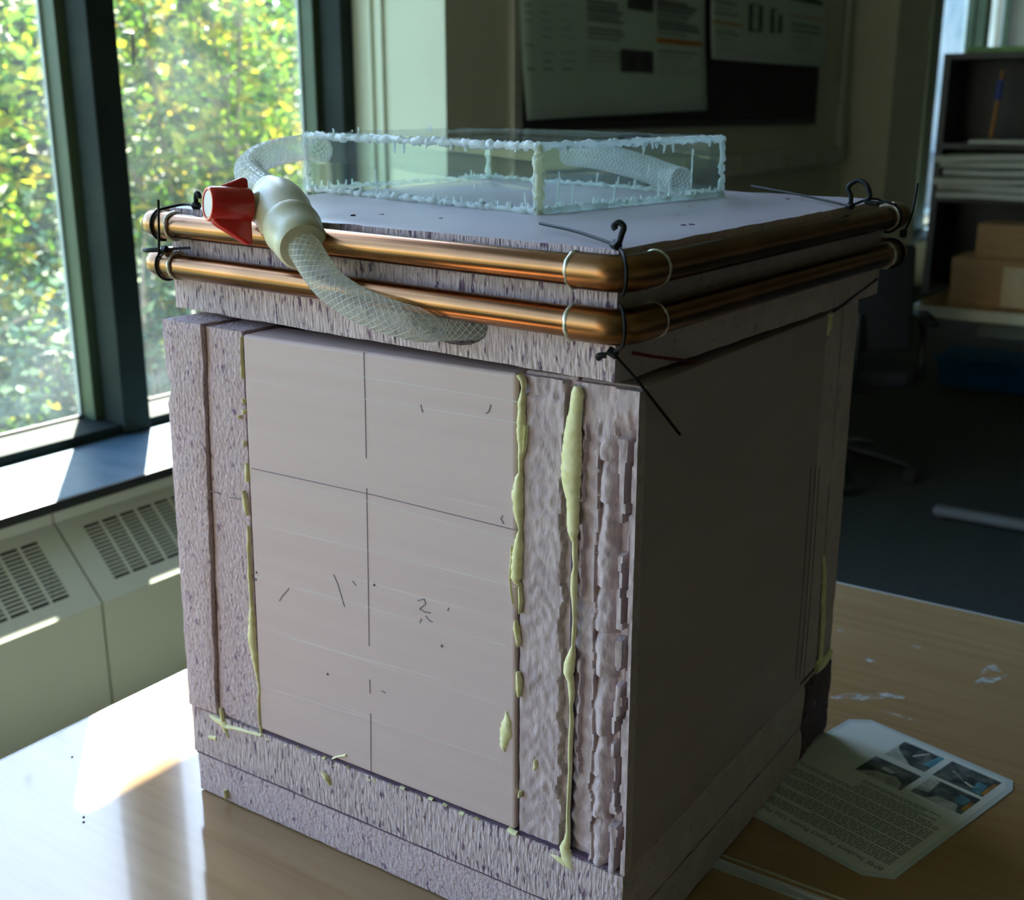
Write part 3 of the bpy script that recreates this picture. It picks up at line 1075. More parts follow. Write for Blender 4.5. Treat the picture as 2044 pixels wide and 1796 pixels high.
photo(0.018, 0.088, 0.255, 0.306, [('photo_lt', [(.5, .3), (.54, .38), (.82, .55), (.8, .62)]), ('photo_lt', [(.45, .35), (.5, .3), (.28, .18), (.24, .26)]), ('photo_bl', [(.08, .05), (.25, .05), (.3, .55), (.12, .6)]), ('photo_or', [(0.0, .1), (.08, .1), (.08, .8), (0, .8)])])
photo(0.098, 0.158, 0.253, 0.304, [('photo_lt', [(.35, 0), (1, 0), (1, .75), (.9, .5)]), ('photo_bl', [(0, .3), (.2, .3), (.12, 1), (0, 1)]), ('photo_lt', [(.5, .45), (.55, .5), (.35, .95), (.3, .92)])])
photo(0.016, 0.086, 0.198, 0.248, [('photo_lt', [(.1, .0), (.7, 0), (.6, .3), (.2, .35)]), ('photo_bl', [(.1, .45), (.3, .4), (.32, .8), (.12, .8)]), ('photo_or', [(0, .2), (.09, .2), (.09, .7), (0, .7)]), ('photo_lt', [(.75, .3), (1, .2), (1, 1), (.8, 1)])])
photo(0.095, 0.163, 0.190, 0.240, [('photo_lt', [(.05, 0), (.95, 0), (.7, .35), (.3, .45), (.12, .3)]), ('photo_lt', [(.45, .5), (.7, .55), (.65, .7), (.4, .65)])])

# ------------------------------------------------------------------ far corner: desk, hutch, boxes, chair
DY0, DY1, DX0, DX1 = 5.40, 6.35, -1.46, 0.4
dk = thing('desk', 'brown desk with a pale front edge under the charcoal shelving', 'desk', (-0.5, 5.9, 0))
MB().box(DX0, DX1, DY0 + 0.01, DY1, TZ - 0.03, TZ).build('desk_top', M['desk'], dk)
MB().box(DX0, DX1, DY0, DY0 + 0.01, TZ - 0.05, TZ + 0.001).build('front_edge', M['desk_edge'], dk, bevel=0.003)
MB().box(DX0 + 0.28, DX1 - 0.2, DY0 + 0.05, DY0 + 0.09, TZ - 0.12, TZ - 0.05).build('apron', M['apron'], dk)
for xx in (-0.55, DX1 - 0.25):
    MB().box(xx - 0.02, xx + 0.02, 6.25, 6.31, 0.0, TZ - 0.03).build('leg', M['black'], dk)

# folding-table foot that runs into view on the carpet
ft = thing('training_table', 'grey-footed training table whose metal foot lies on the carpet', 'table', (-0.2, 4.67, 0))
MB().box(-1.10, 0.0, 4.64, 4.70, 0.012, 0.05).build('foot', M['foot'], ft, bevel=0.014)
MB().box(-0.20, -0.13, 4.64, 4.70, 0.05, 0.70).build('leg', M['steel'], ft)
MB().box(-0.55, 0.35, 4.35, 6.0 - 0.62, 0.70, 0.728).build('table_top', M['desk'], ft)
MB().tube([(-1.07, 4.645, 0.012), (-1.07, 4.695, 0.012)], 0.014, 10).build('glide', M['black'], ft)
MB().tube([(-0.03, 4.645, 0.012), (-0.03, 4.695, 0.012)], 0.014, 10).build('glide', M['black'], ft)

hu = thing('shelving_hutch', 'charcoal open shelving hutch standing on the brown desk', 'shelf', (-0.9, 6.0, TZ))
HX0, HX1, HY0, HY1 = -1.53, -0.3, 5.80, 6.15
MB().box(HX0, HX0 + 0.03, HY0, HY1, TZ, 1.825).build('side_panel', M['hutch'], hu)
MB().box(HX1 - 0.03, HX1, HY0, HY1, TZ, 1.825).build('side_panel', M['hutch'], hu)
MB().box(HX0, HX1, HY1 - 0.015, HY1, TZ, 1.825).build('back_panel', M['black'], hu)
for zz in (1.165, 1.405, 1.80):
    MB().box(HX0 + 0.03, HX1 - 0.03, HY0, HY1 - 0.015, zz, zz + 0.025).build('shelf_board', M['hutch'], hu)
MB().box(-1.03, -1.005, HY0, HY1 - 0.015, 1.43, 1.80).build('divider', M['hutch'], hu)


def carton(label, x0, x1, y0, y1, z0, z1, tape=True):
    e = thing('cardboard_box', label, 'box', ((x0 + x1) / 2, (y0 + y1) / 2, z0))
    MB().box(x0, x1, y0, y1, z0, z1).build('carton', M['card'], e, bevel=0.004)
    if tape:
        MB().box(x0 + (x1 - x0) * .52, x0 + (x1 - x0) * .82, y0 - 0.002, y0, z0 + 0.01, z1 - 0.03).build('label', M['card_lt'], e, label='pale shipping label')
    MB().box(x0, x1, y0 + (y1 - y0) * .45, y0 + (y1 - y0) * .55, z1, z1 + 0.0015).build('tape', M['card_lt'], e)
    return e


carton('cardboard box with a pale label standing on the desk edge', -1.33, -0.90, 5.50, 5.79, TZ, TZ + 0.215)
carton('smaller plain cardboard box on top of the labelled one', -1.24, -0.88, 5.52, 5.79, TZ + 0.217, TZ + 0.365, False)


def sheets(name, label, cat, x0, x1, y0, y1, z, n, mat, seed):
    rnd = random.Random(seed)
    e = thing(name, label, cat, ((x0 + x1) / 2, (y0 + y1) / 2, z))
    for k in range(n):
        a = rnd.uniform(-0.14, 0.14)
        d = rnd.uniform(0.0, 0.045)
        sag = rnd.uniform(0.0, 0.012)
        nx, ny = 6, 4
        vs, fs = [], []
        for i in range(nx + 1):
            for j in range(ny + 1):
                u, v = i / nx, j / ny
                x = x0 + (x1 - x0) * u + a * (v - .5) * .3 + d
                yv = y0 + (y1 - y0) * v + a * (u - .5)
                zz = z + k * 0.034 + 0.001
                vs.append((x, yv, zz + 0.003 * math.sin(u * 5 + k) - sag * (1 - v) ** 2 * (1 - u)))
        nn = len(vs)
        vs += [(p[0], p[1], p[2] + 0.026) for p in vs]
        for i in range(nx):
            for j in range(ny):
                q = i * (ny + 1) + j
                fs.append((q, q + 1, q + ny + 2, q + ny + 1))
                fs.append((q + nn, q + ny + 1 + nn, q + ny + 2 + nn, q + 1 + nn))
        for i in range(nx):
            for jj in (0, ny):
                q = i * (ny + 1) + jj
                q2 = q + ny + 1
                fs.append((q, q2, q2 + nn, q + nn))
        for j in range(ny):
            for ii in (0, nx):
                q = ii * (ny + 1) + j
                fs.append((q, q + 1, q + 1 + nn, q + nn))
        mb = MB()
        mb._add(vs, fs)
        mb.build('sheaf', mat, e)
    return e


sheets('paper_stack', 'sagging stack of loose papers sticking out of the hutch shelf', 'papers', -1.495, -0.95, 5.66, 6.10, 1.192, 6, M['page'], 4)
MB().box(-1.36, -0.98, 5.70, 6.05, 1.4315, 1.448).build('paper_pad', M['page'])
tag(bpy.data.objects['paper_pad'], 'flat pad of papers lying on the upper hutch shelf', 'papers')
tag(MB().box(-1.44, -0.55, 5.83, 6.08, 1.826, 1.850).build('green_folder', M['green'], bevel=0.004), 'green folder lying on top of the hutch', 'folder')
br = thing('paint_brush', 'thin blue and orange handled brush upright inside the dark hutch', 'brush', (-1.20, 5.9, 1.43))
_bx, _by = at_y(1991, 200, 5.92).x, 5.92
MB().cyl((_bx - 0.012, _by, 1.449), (_bx, _by, 1.62), 0.009, 10).build('handle', M['pen_or'], br, smooth=40)
MB().cyl((_bx, _by, 1.62), (_bx + 0.006, _by, 1.71), 0.014, 10).build('grip', M['pen_blue'], br, smooth=40)
MB().cyl((_bx + 0.006, _by, 1.71), (_bx + 0.008, _by, 1.75), 0.006, 8).build('tip', M['pen_or'], br, smooth=40)

bb = thing('blue_tub', 'low deep blue tub shape on the carpet behind the desk', 'bin', (-1.2, 7.3, 0))  # low rimmed tub shape in one deep blue
mb = MB().extrude([(-1.72, 0.0), (-0.70, 0.0), (-0.68, 0.15), (-1.74, 0.15)], 'y', 7.1, 7.5)
mb.build('tub', M['tub_blue'], bb, bevel=0.01)
MB().box(-1.76, -0.66, 7.08, 7.52, 0.15, 0.17).build('rim', M['tub_blue'], bb, bevel=0.006)

# brown door and white panel on the end wall
dr = empty('door_1', (-1.6, 14.07, 0))
dr['kind'] = 'structure'
_xa, _xb = at_y(2012, 50, 14.0).x, at_y(2030, 50, 14.0).x
MB().box(_xa, _xb + 0.9, 14.03, 14.08, 0, 2.15).build('door_leaf', M['brown'], dr)
MB().box(_xa - 0.14, _xa, 14.02, 14.08, 0, 2.2).build('door_frame', M['white'], dr)
struct(MB().box(at_y(1962, 50, 14.0).x, _xa - 0.14, 14.05, 14.08, 0, CEIL), 'trim_13', M['white'])


def office_chair(cx, cy, rot):
    e = thing('office_chair', 'black swivel office chair pulled up to the brown desk', 'chair', (cx, cy, 0))
    T = Matrix.Translation((cx, cy, 0)) @ Matrix.Rotation(rot, 4, 'Z')
    for k in range(5):
        a = 2 * math.pi * k / 5 + 0.35
        d = Vector((math.cos(a), math.sin(a), 0))
        s = MB(T).tube([d * 0.03 + Vector((0, 0, .13)), d * 0.2 + Vector((0, 0, .105)), d * 0.31 + Vector((0, 0, .075))], [.026, .022, .018], 10).build('base_arm', M['chairpl'], e, smooth=50)
        c = d * 0.31
        n = Vector((-d.y, d.x, 0))
        MB(T).cyl(c - n * .022 + Vector((0, 0, .031)), c + n * .022 + Vector((0, 0, .031)), 0.031, 16).build('caster', M['chairpl'], s, smooth=40)
    MB(T).cyl((0, 0, .1), (0, 0, .42), .028, 16).build('gas_post', M['chairpl'], e, smooth=40)
    MB(T).box(-.11, .11, -.12, .12, .40, .45).build('mechanism', M['chairpl'], e, bevel=.01)
    MB(T).box(-.25, .25, -.25, .24, .45, .53).build('seat', M['chairfab'], e, bevel=.035, bseg=4)
    mb = MB(T)
    vs, fs = [], []
    for i in range(9):
        u = i / 8
        for j in range(7):
            v = j / 6
            wv = .23 - .03 * u
            vs.append(((v - .5) * 2 * wv, .26 + .05 * (1 - (2 * v - 1) ** 2) + .06 * u, .62 + .44 * u))
    n = len(vs)
    vs += [(p[0], p[1] - .045, p[2]) for p in vs]
    for i in range(8):
        for j in range(6):
            q = i * 7 + j
            fs.append((q, q + 1, q + 8, q + 7))
            fs.append((q + n, q + 7 + n, q + 8 + n, q + 1 + n))
    for i in range(8):
        for j in (0, 6):
            q = i * 7 + j
            fs.append((q, q + 7, q + 7 + n, q + n))
    for j in range(6):
        for i in (0, 8):
            q = i * 7 + j
            fs.append((q, q + 1, q + 1 + n, q + n))
    mb._add(vs, fs)
    mb.build('backrest', M['chairfab'], e, bevel=.015, smooth=50)
    MB(T).tube([(0, .12, .43), (0, .28, .46), (0, .33, .60), (0, .32, .78)], .022, 8).build('back_support', M['chairpl'], e, smooth=50)
    for s in (-1, 1):
        MB(T).tube(catmull([(s * .20, .05, .44), (s * .30, .05, .46), (s * .31, .05, .60), (s * .31, .02, .70)], 4), .017, 8).build('arm_post', M['chairpl'], e, smooth=50)
        MB(T).box(s * .31 - .045, s * .31 + .045, -.15, .14, .70, .73).build('arm_pad', M['chairpl'], e, bevel=.012, bseg=3)
    return e


office_chair(-1.62, 5.02, math.radians(205))

# ------------------------------------------------------------------ the foam box
BX, BY, BZ = -0.464, 0.884, TZ + 0.0015      # near vertical edge of the box, table level


def FP(px, py, dy=0.0):
    """point of the box's front plane seen at a pixel -> (u, w) relative to the near bottom corner"""
    p = at_y(px, py, BY + dy)
    return p.x - BX, p.z - BZ


def SP(px, py):
    p = at_x(px, py, BX)
    return p.y - BY, p.z - BZ


def rough_box(x0, x1, y0, y1, z0, z1, step, amp, seed, edge=2.2, xf=None):
    """box with an uneven, hand-cut surface"""
    mb = MB(xf)
    nx = max(1, int((x1 - x0) / step))
    ny = max(1, int((y1 - y0) / step))
    nz = max(1, int((z1 - z0) / step))
    idx = {}
    vs, fs = [], []

    def V(i, j, k):
        q = (i, j, k)
        if q in idx:
            return idx[q]
        p = Vector((x0 + (x1 - x0) * i / nx, y0 + (y1 - y0) * j / ny, z0 + (z1 - z0) * k / nz))
        nb = (i in (0, nx)) + (j in (0, ny)) + (k in (0, nz))
        a = amp * (edge if nb >= 2 else 1.0)
        d = noise.noise_vector((p + Vector((seed * 3.1, seed, seed * 1.7))) * 28) * a + noise.noise_vector((p + Vector((seed, 9, 0))) * 110) * a * 0.6
        if nb >= 2:
            c = Vector(((x0 + x1) / 2, (y0 + y1) / 2, (z0 + z1) / 2))
            s = Vector((math.copysign(1, c.x - p.x) if i in (0, nx) else 0, math.copysign(1, c.y - p.y) if j in (0, ny) else 0, math.copysign(1, c.z - p.z) if k in (0, nz) else 0))
            d = d + s * amp * 1.2
        idx[q] = len(vs)
        vs.append(p + d)
        return idx[q]
    for i in range(nx):
        for j in range(ny):
            fs.append((V(i, j, 0), V(i, j + 1, 0), V(i + 1, j + 1, 0), V(i + 1, j, 0)))
            fs.append((V(i, j, nz), V(i + 1, j, nz), V(i + 1, j + 1, nz), V(i, j + 1, nz)))
    for i in range(nx):
        for k in range(nz):
            fs.append((V(i, 0, k), V(i + 1, 0, k), V(i + 1, 0, k + 1), V(i, 0, k + 1)))
            fs.append((V(i, ny, k), V(i, ny, k + 1), V(i + 1, ny, k + 1), V(i + 1, ny, k)))
    for j in range(ny):
        for k in range(nz):
            fs.append((V(0, j, k), V(0, j, k + 1), V(0, j + 1, k + 1), V(0, j + 1, k)))
            fs.append((V(nx, j, k), V(nx, j + 1, k), V(nx, j + 1, k + 1), V(nx, j, k + 1)))
    mb._add(vs, fs)
    return mb


BT = Matrix.Translation((BX, BY, BZ))
fb = thing('foam_box', 'large purple-grey insulation foam box glued from thick boards', 'box', (BX - 0.31, BY + 0.3, BZ))
B1, B2, BTOP = 0.055, 0.121, 0.612


def skin_faces(o, mat, test):
    """give the faces of a board that keep the smooth factory skin their own material"""
    o.data.materials.append(mat)
    k = len(o.data.materials) - 1
    for p in o.data.polygons:
        if test(p.normal):
            p.material_index = k


# base boards
o = rough_box(-0.622, -0.001, 0.002, 0.598, 0.0, B1 - 0.0006, 0.010, 0.0007, 1, 1.2, xf=BT).build('base_board', M['foam_pit'], fb, smooth=50)
skin_faces(o, M['foam_side_cut'], lambda n: n.x > 0.7)
o = rough_box(-0.625, -0.001, 0.000, 0.600, B1 + 0.0006, B2 - 0.0006, 0.010, 0.0007, 2, 1.2, xf=BT).build('base_board', M['foam_fibre'], fb, smooth=50)
skin_faces(o, M['foam_side_cut'], lambda n: n.x > 0.7)
UT = (-0.70, -0.6153, -0.5500, -0.4906, -0.1265, 0.1)      # board joints along the front, at the top
UB = (-0.71, -0.6255, -0.5755, -0.5030, -0.1270, 0.1)      # and at the base: the boards lean a little


def lean(mb):
    out = []
    for (x, y, z) in mb.v:
        u, ww = x - BX, z - BZ
        t = min(1.0, max(0.0, (BTOP - ww) / (BTOP - B2)))
        for k in range(len(UT) - 1):
            if UT[k] <= u <= UT[k + 1]:
                q = (u - UT[k]) / (UT[k + 1] - UT[k])
                d = (UB[k] - UT[k]) * (1 - q) + (UB[k + 1] - UT[k + 1]) * q
                u += d * t
                break
        out.append((BX + u, y, z))
    mb.v = out
    return mb


# wall boards seen end-on at the window side
mbA = lean(rough_box(-0.6160, -0.5500, -0.003, 0.602, B2 + 0.0005, BTOP + 0.004, 0.009, 0.0010, 3, 1.3, xf=BT))
_nv = []
for (x, y, z) in mbA.v:                # a bite knocked out of the outer edge
    q = abs((z - BZ) - 0.536) / 0.016
    if q < 1 and x - BX < -0.606 and y - BY < 0.05:
        x += 0.009 * (1 - q * q)
    _nv.append((x, y, z))
mbA.v = _nv
o = mbA.build('wall_board', M['foam_pit'], fb, smooth=50)
lean(rough_box(-0.5499, -0.4914, 0.003, 0.545, B2 + 0.0005, BTOP + 0.001, 0.009, 0.0008, 4, 1.2, xf=BT)).build('wall_board', M['foam_pit'], fb, smooth=50)
# smooth front panel
pnl = lean(MB(BT).box(-0.4896, -0.1287, 0.0015, 0.060, B2 + 0.003, BTOP - 0.002)).build('front_panel', M['foam_skin'], fb, bevel=0.004, bseg=3)
# far boards, whose ends show on the shaded side
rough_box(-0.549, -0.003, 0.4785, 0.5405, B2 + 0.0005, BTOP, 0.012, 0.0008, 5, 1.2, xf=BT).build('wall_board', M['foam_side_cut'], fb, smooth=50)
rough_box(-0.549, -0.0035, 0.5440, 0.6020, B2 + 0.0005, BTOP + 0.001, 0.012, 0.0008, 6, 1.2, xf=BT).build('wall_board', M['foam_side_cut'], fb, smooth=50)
# side boards: inner and outer sheet
MB(BT).box(-0.1265, -0.0695, 0.014, 0.4765, B2 + 0.0005, BTOP).build('wall_board', M['foam_torn'], fb, bevel=0.002)
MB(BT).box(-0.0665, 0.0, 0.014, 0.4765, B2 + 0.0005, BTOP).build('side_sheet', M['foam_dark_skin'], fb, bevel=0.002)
MB(BT).box(-0.60, -0.02, 0.02, 0.58, B2 - 0.004, B2 + 0.003).build('inner_floor', M['joint'], fb)


def front_slab(name, u0, u1, w0, w1, step, fn, mat, back=0.0145):
    nu, nw = int((u1 - u0) / step), int((w1 - w0) / step)
    mb = MB(BT)
    vs, fs = [], []
    for j in range(nw + 1):
        for i in range(nu + 1):
            u, ww = u0 + (u1 - u0) * i / nu, w0 + (w1 - w0) * j / nw
            du, d = fn(i / nu, ww)
            vs.append((u + du, d, ww))
    n1 = nu + 1
    for j in range(nw):
        for i in range(nu):
            a = j * n1 + i
            fs.append((a, a + 1, a + n1 + 1, a + n1))
    # close it to the back
    ring = [i for i in range(n1)] + [j * n1 + nu for j in range(1, nw + 1)] + [nw * n1 + i for i in range(nu - 1, -1, -1)] + [j * n1 for j in range(nw - 1, 0, -1)]
    b0 = len(vs)
    for r in ring:
        vs.append((vs[r][0], back, vs[r][2]))
    m = len(ring)
    for q in range(m):
        fs.append((ring[q], b0 + q, b0 + (q + 1) % m, ring[(q + 1) % m]))
    mb._add(vs, fs)
    return mb.build(name, mat, fb, smooth=45)


def N1(a, s=0.0):
    return noise.noise(Vector((a, s, 1.3)))


def N2(a, b, s=0.0):
    return noise.noise(Vector((a, b, s)))


def sstep(a, b, x):
    t = min(1, max(0, (x - a) / (b - a)))
    return t * t * (3 - 2 * t)


def scraped(t, ww):
    # chevron scraping on the inner sheet's end, torn along its outer rim
    d = 0.0045 + 0.0012 * N2(t * 9, ww * 60, 2) + 0.0011 * math.sin((ww * 300) + abs(t - 0.42) * 16 + 3 * N2(t * 3, ww * 14, 5)) * (1 - abs(2 * t - 1)) * (0.5 + 0.5 * N1(ww * 21, 4))
    lim = 0.86 + 0.10 * N1(ww * 34, 7) + 0.05 * N1(ww * 120, 8)
    d += 0.0065 * sstep(lim - 0.03, lim + 0.01, t)
    if ww > 0.590:
        d += 0.004 * (0.5 + N2(t * 8, ww * 90, 3))
    return 0.0, d


def gouged(t, ww):
    # hacked end of the outer sheet: bulging core, standing flakes, deep tears, untouched outer rim
    top = sstep(0.555, 0.585, ww + 0.012 * N1(t * 6, 2))
    wob = 0.06 * N1(ww * 26, 1) + 0.03 * N1(ww * 90, 2)
    e1 = 0.34 + wob
    e2 = 0.70 + 0.05 * N1(ww * 20, 5)
    e3 = 0.835 + 0.05 * N1(ww * 34, 9) + 0.02 * math.copysign(1, N1(ww * 16, 11))
    e4 = min(0.965, e3 + 0.075)
    if t < e1:
        d = 0.0105 - 0.004 * t + 0.0013 * math.sin(ww * 300 + t * 9 + 4 * N1(ww * 10, 6)) + 0.0024 * N2(t * 7, ww * 34, 8)
        if 0.09 < t - 0.05 * N1(ww * 40, 31) < 0.15 and N1(ww * 18, 33) > -0.1:
            d -= 0.005
    elif t < e1 + 0.055:
        d = 0.0022 + 0.001 * N1(ww * 80, 17)
    elif t < e2:
        q = (t - e1 - 0.055) / (e2 - e1 - 0.055)
        cell = ww * 19 + 0.8 * N1(ww * 9, 3)
        saw = cell - math.floor(cell)
        d = 0.0080 - 0.0078 * math.sin(math.pi * min(1, 0.08 + q * 1.0)) ** 0.7 + 0.0060 * (saw ** 4) + 0.0011 * math.sin(ww * 420 + 6 * q) * q + 0.0022 * N2(t * 8, ww * 40, 4)
    elif t < e2 + 0.035:
        d = 0.0125
    elif t < e3:
        seg = N1(ww * 15, 13)
        d = -0.0006 + 0.0020 * N2(t * 12, ww * 26, 14) + (0.0115 if abs(seg) < 0.07 else 0.0)
    elif t < e4:
        d = 0.0138
    else:
        d = 0.0006 + 0.0006 * N2(t * 10, ww * 60, 6)
    flat = 0.0012 + (0.0055 if t < 0.62 + 0.05 * N1(ww * 60, 21) else 0) + 0.0014 * N2(t * 9, ww * 70, 22)
    return 0.0, d * (1 - top) + flat * top


front_slab('scraped_end', -0.1265, -0.0695, B2 + 0.001, BTOP - 0.003, 0.0022, scraped, M['foam_torn'])
front_slab('gouged_end', -0.0665, 0.0, B2 + 0.001, BTOP - 0.002, 0.0016, gouged, M['foam_torn'])
# rounded shoulder where the hacked end meets the top
# dark filler in the joints between boards
mb = MB(BT)
for (a, b) in ((-0.5515, -0.5485), (-0.4925, -0.4885), (-0.1290, -0.1262), (-0.0700, -0.0660)):
    mb.box(a, b, 0.007, 0.06, B2, BTOP - 0.006)
lean(mb)
mb.box(-0.622, -0.003, 0.0016, 0.59, B1 - 0.0012, B1 + 0.0012)
mb.box(-0.50, -0.003, 0.0030, 0.59, B2 - 0.0008, B2 + 0.0028)
mb.build('joint_filler', M['joint'], fb)


def stroke(mat, name, pts, wdt, parent=fb, plane='front', lift=0.0004):
    """thin drawn or scratched line on a face, pts in pixels"""
    mb = MB(BT)
    q = []
    for (px, py) in pts:
        if plane == 'front':
            u, ww = FP(px, py)
            q.append(Vector((u, 0.0015 - lift * 0.5, ww)))
        else:
            v, ww = SP(px, py)
            q.append(Vector((lift * 0.3, v, ww)))
    for a, b in zip(q, q[1:]):
        d = (b - a)
        L_ = d.length
        if L_ < 1e-6:
            continue
        d.normalize()
        nrm = Vector((0, 1, 0)) if plane == 'front' else Vector((1, 0, 0))
        sd = d.cross(nrm)
        mb.obox((a + b) / 2, d * L_ / 2, sd * wdt / 2, nrm * lift / 2)
    return mb.build(name, mat, parent)


stroke(M['pencil'], 'marking_line', [(724, 702), (727, 800), (729, 915)], 0.0009, pnl)
stroke(M['pencil'], 'marking_line', [(730, 975), (733, 1150), (735, 1290)], 0.0009, pnl)
stroke(M['pencil'], 'marking_line', [(736, 1357), (737, 1385)], 0.0009, pnl)
stroke(M['pencil'], 'marking_line', [(738, 1425), (739, 1540)], 0.0009, pnl)
stroke(M['pencil'], 'marking_line', [(500, 935), (750, 990), (1033, 1060)], 0.0010, pnl)
for pts in ([(500, 950), (720, 998), (1032, 1080)], [(492, 716), (720, 752), (1036, 803)], [(495, 757), (720, 796), (1036, 845)], [(505, 1045), (760, 1105), (1030, 1172)], [(506, 1150), (760, 1220), (1010, 1290)],
            [(560, 1270), (740, 1320), (900, 1362)], [(520, 1370), (700, 1425), (1000, 1520)]):
    stroke(M['chalk'], 'pale_streak', pts, 0.0009, pnl)
for pts in ([(664, 1147), (672, 1165), (686, 1212)], [(702, 1160), (709, 1170)], [(832, 1200), (845, 1196), (848, 1206), (836, 1216), (846, 1222), (858, 1224)], [(848, 1230), (856, 1240), (862, 1242)], [(840, 1236), (836, 1244)],
            [(892, 1220), (894, 1214)], [(978, 808), (974, 822), (968, 826)], [(838, 808), (842, 824)], [(760, 1379), (768, 1384)], [(575, 1175), (562, 1190), (556, 1200)], [(1002, 1030), (998, 1036), (1004, 1046)]):
    stroke(M['pencil'], 'scratch', pts, 0.0013, pnl)
for (px, py) in ((652, 1346), (510, 1143), (509, 1157), (880, 1290), (745, 1168)):
    u, ww = FP(px, py)
    MB(BT).blob((u, 0.0012, ww), 0.0014, 0.0009, 0.0016).build('pit', M['pencil'], pnl)
stroke(M['pencil'], 'crack', [(415, 980), (432, 984), (438, 988)], 0.0012)
stroke(M['pencil'], 'crack', [(455, 993), (480, 997)], 0.0009)


# yellow construction glue ---------------------------------------------------------------
def bead(pts, seed, y0=0.0005, hgt=0.5, name='glue_bead', lump=0.35, mat=None, plane='front'):
    """squeezed-out glue along a joint; pts = (px, py, half width in px)"""
    rnd = random.Random(seed)
    mb = MB(BT)
    prof = []
    for (px, py, hw) in pts:
        u, ww = FP(px, py) if plane == 'front' else SP(px, py)
        prof.append((u, ww, hw * 0.00046 if plane == 'front' else hw * 0.0010))
    path = []
    for a, b in zip(prof, prof[1:]):
        n = max(2, int(math.hypot(a[0] - b[0], a[1] - b[1]) / 0.0026))
        for k in range(n):
            t = k / n
            path.append(tuple(a[i] + (b[i] - a[i]) * t for i in range(3)))
    path.append(prof[-1])
    vs, fs = [], []
    K = 7
    for i, (u, ww, r) in enumerate(path):
        j = path[min(i + 1, len(path) - 1)]
        h = path[max(i - 1, 0)]
        d = Vector((j[0] - h[0], j[1] - h[1]))
        d = d.normalized() if d.length > 0 else Vector((0, 1))
        nrm = Vector((d.y, -d.x))
        r1 = r * (1 + lump * N2(u * 60 + seed, ww * 260, seed))
        r2 = r * (1 + lump * N2(u * 60 + seed + 7, ww * 260, seed + 3))
        hh = hgt * (r1 + r2) / 2 * (1 + 0.5 * N2(ww * 200, u * 40, seed + 9))
        for k in range(K):
            a = math.pi * k / (K - 1)
            s = math.cos(a)
            rr_ = r1 if s > 0 else r2
            off = nrm * (s * rr_)
            out = -math.sin(a) * hh
            if plane == 'front':
                vs.append((u + off.x, y0 + 0.0035 + out - 0.0035 * math.sin(a), ww + off.y))
            else:
                vs.append((-0.0025 - out + 0.002 * math.sin(a), u + off.x, ww + off.y))
    for i in range(len(path) - 1):
        for k in range(K - 1):
            a = i * K + k
            fs.append((a, a + 1, a + K + 1, a + K))
    fs.append(tuple(range(K)))
    fs.append(tuple(range((len(path) - 1) * K, len(path) * K)))
    mb._add(vs, fs)
    return mb.build(name, mat or M['glue'], fb, smooth=70)


bead([(480, 672, 1.5), (479, 690, 3), (479, 700, 1.5), (480, 715, 3), (480, 722, 1.5), (481, 738, 5), (481, 746, 3), (482, 756, 1.2)], 1)
bead([(484, 796, 5), (484, 806, 4)], 2)
bead([(485, 818, 6), (484, 827, 4)], 3)
bead([(475, 829, 5), (476, 836, 3)], 4)
bead([(485, 880, 4), (486, 892, 3)], 5)
bead([(490, 924, 3), (491, 940, 7), (491, 962, 5)], 6)
bead([(483, 980, 3), (486, 996, 7), (489, 1018, 6), (491, 1030, 2)], 7)
bead([(493, 1050, 3), (494, 1075, 5), (493, 1100, 4), (495, 1130, 3), (495, 1145, 6), (497, 1170, 5), (498, 1190, 3), (500, 1215, 7), (500, 1245, 12), (499, 1275, 13), (504, 1305, 11), (508, 1330, 8), (512, 1350, 5), (516, 1375, 5), (514, 1400, 4), (516, 1440, 3), (520, 1464, 4)], 8, hgt=0.35)
bead([(420, 1428, 4), (432, 1436, 10), (446, 1444, 13), (452, 1450, 8), (480, 1456, 6), (500, 1462, 5), (522, 1468, 5)], 9, hgt=0.4, y0=-0.001)
bead([(440, 1413, 4), (443, 1428, 6), (447, 1450, 7), (453, 1462, 5), (457, 1472, 2)], 10, hgt=0.4, y0=-0.0015)
bead([(418, 1470, 8), (432, 1474, 9)], 30, hgt=0.15, y0=-0.0012)
rnd = random.Random(21)
for k in range(16):
    px = 535 + k * 27 + rnd.uniform(-8, 8)
    py = 1470 + (px - 520) * 0.385 + rnd.uniform(-4, 5)
    bead([(px, py - 2, 2 + rnd.random() * 2.5), (px + rnd.uniform(3, 9), py + rnd.uniform(0, 5), 1.5 + rnd.random() * 3)], 40 + k, hgt=0.6)
bead([(645, 1540, 5), (652, 1548, 8), (657, 1558, 6), (660, 1566, 3)], 11, hgt=0.8, y0=-0.002)
bead([(451, 1576, 4), (452, 1588, 5), (453, 1594, 3)], 12, hgt=0.9, y0=-0.002)
bead([(662, 1515, 3), (672, 1511, 3), (690, 1508, 4)], 13, hgt=0.6)
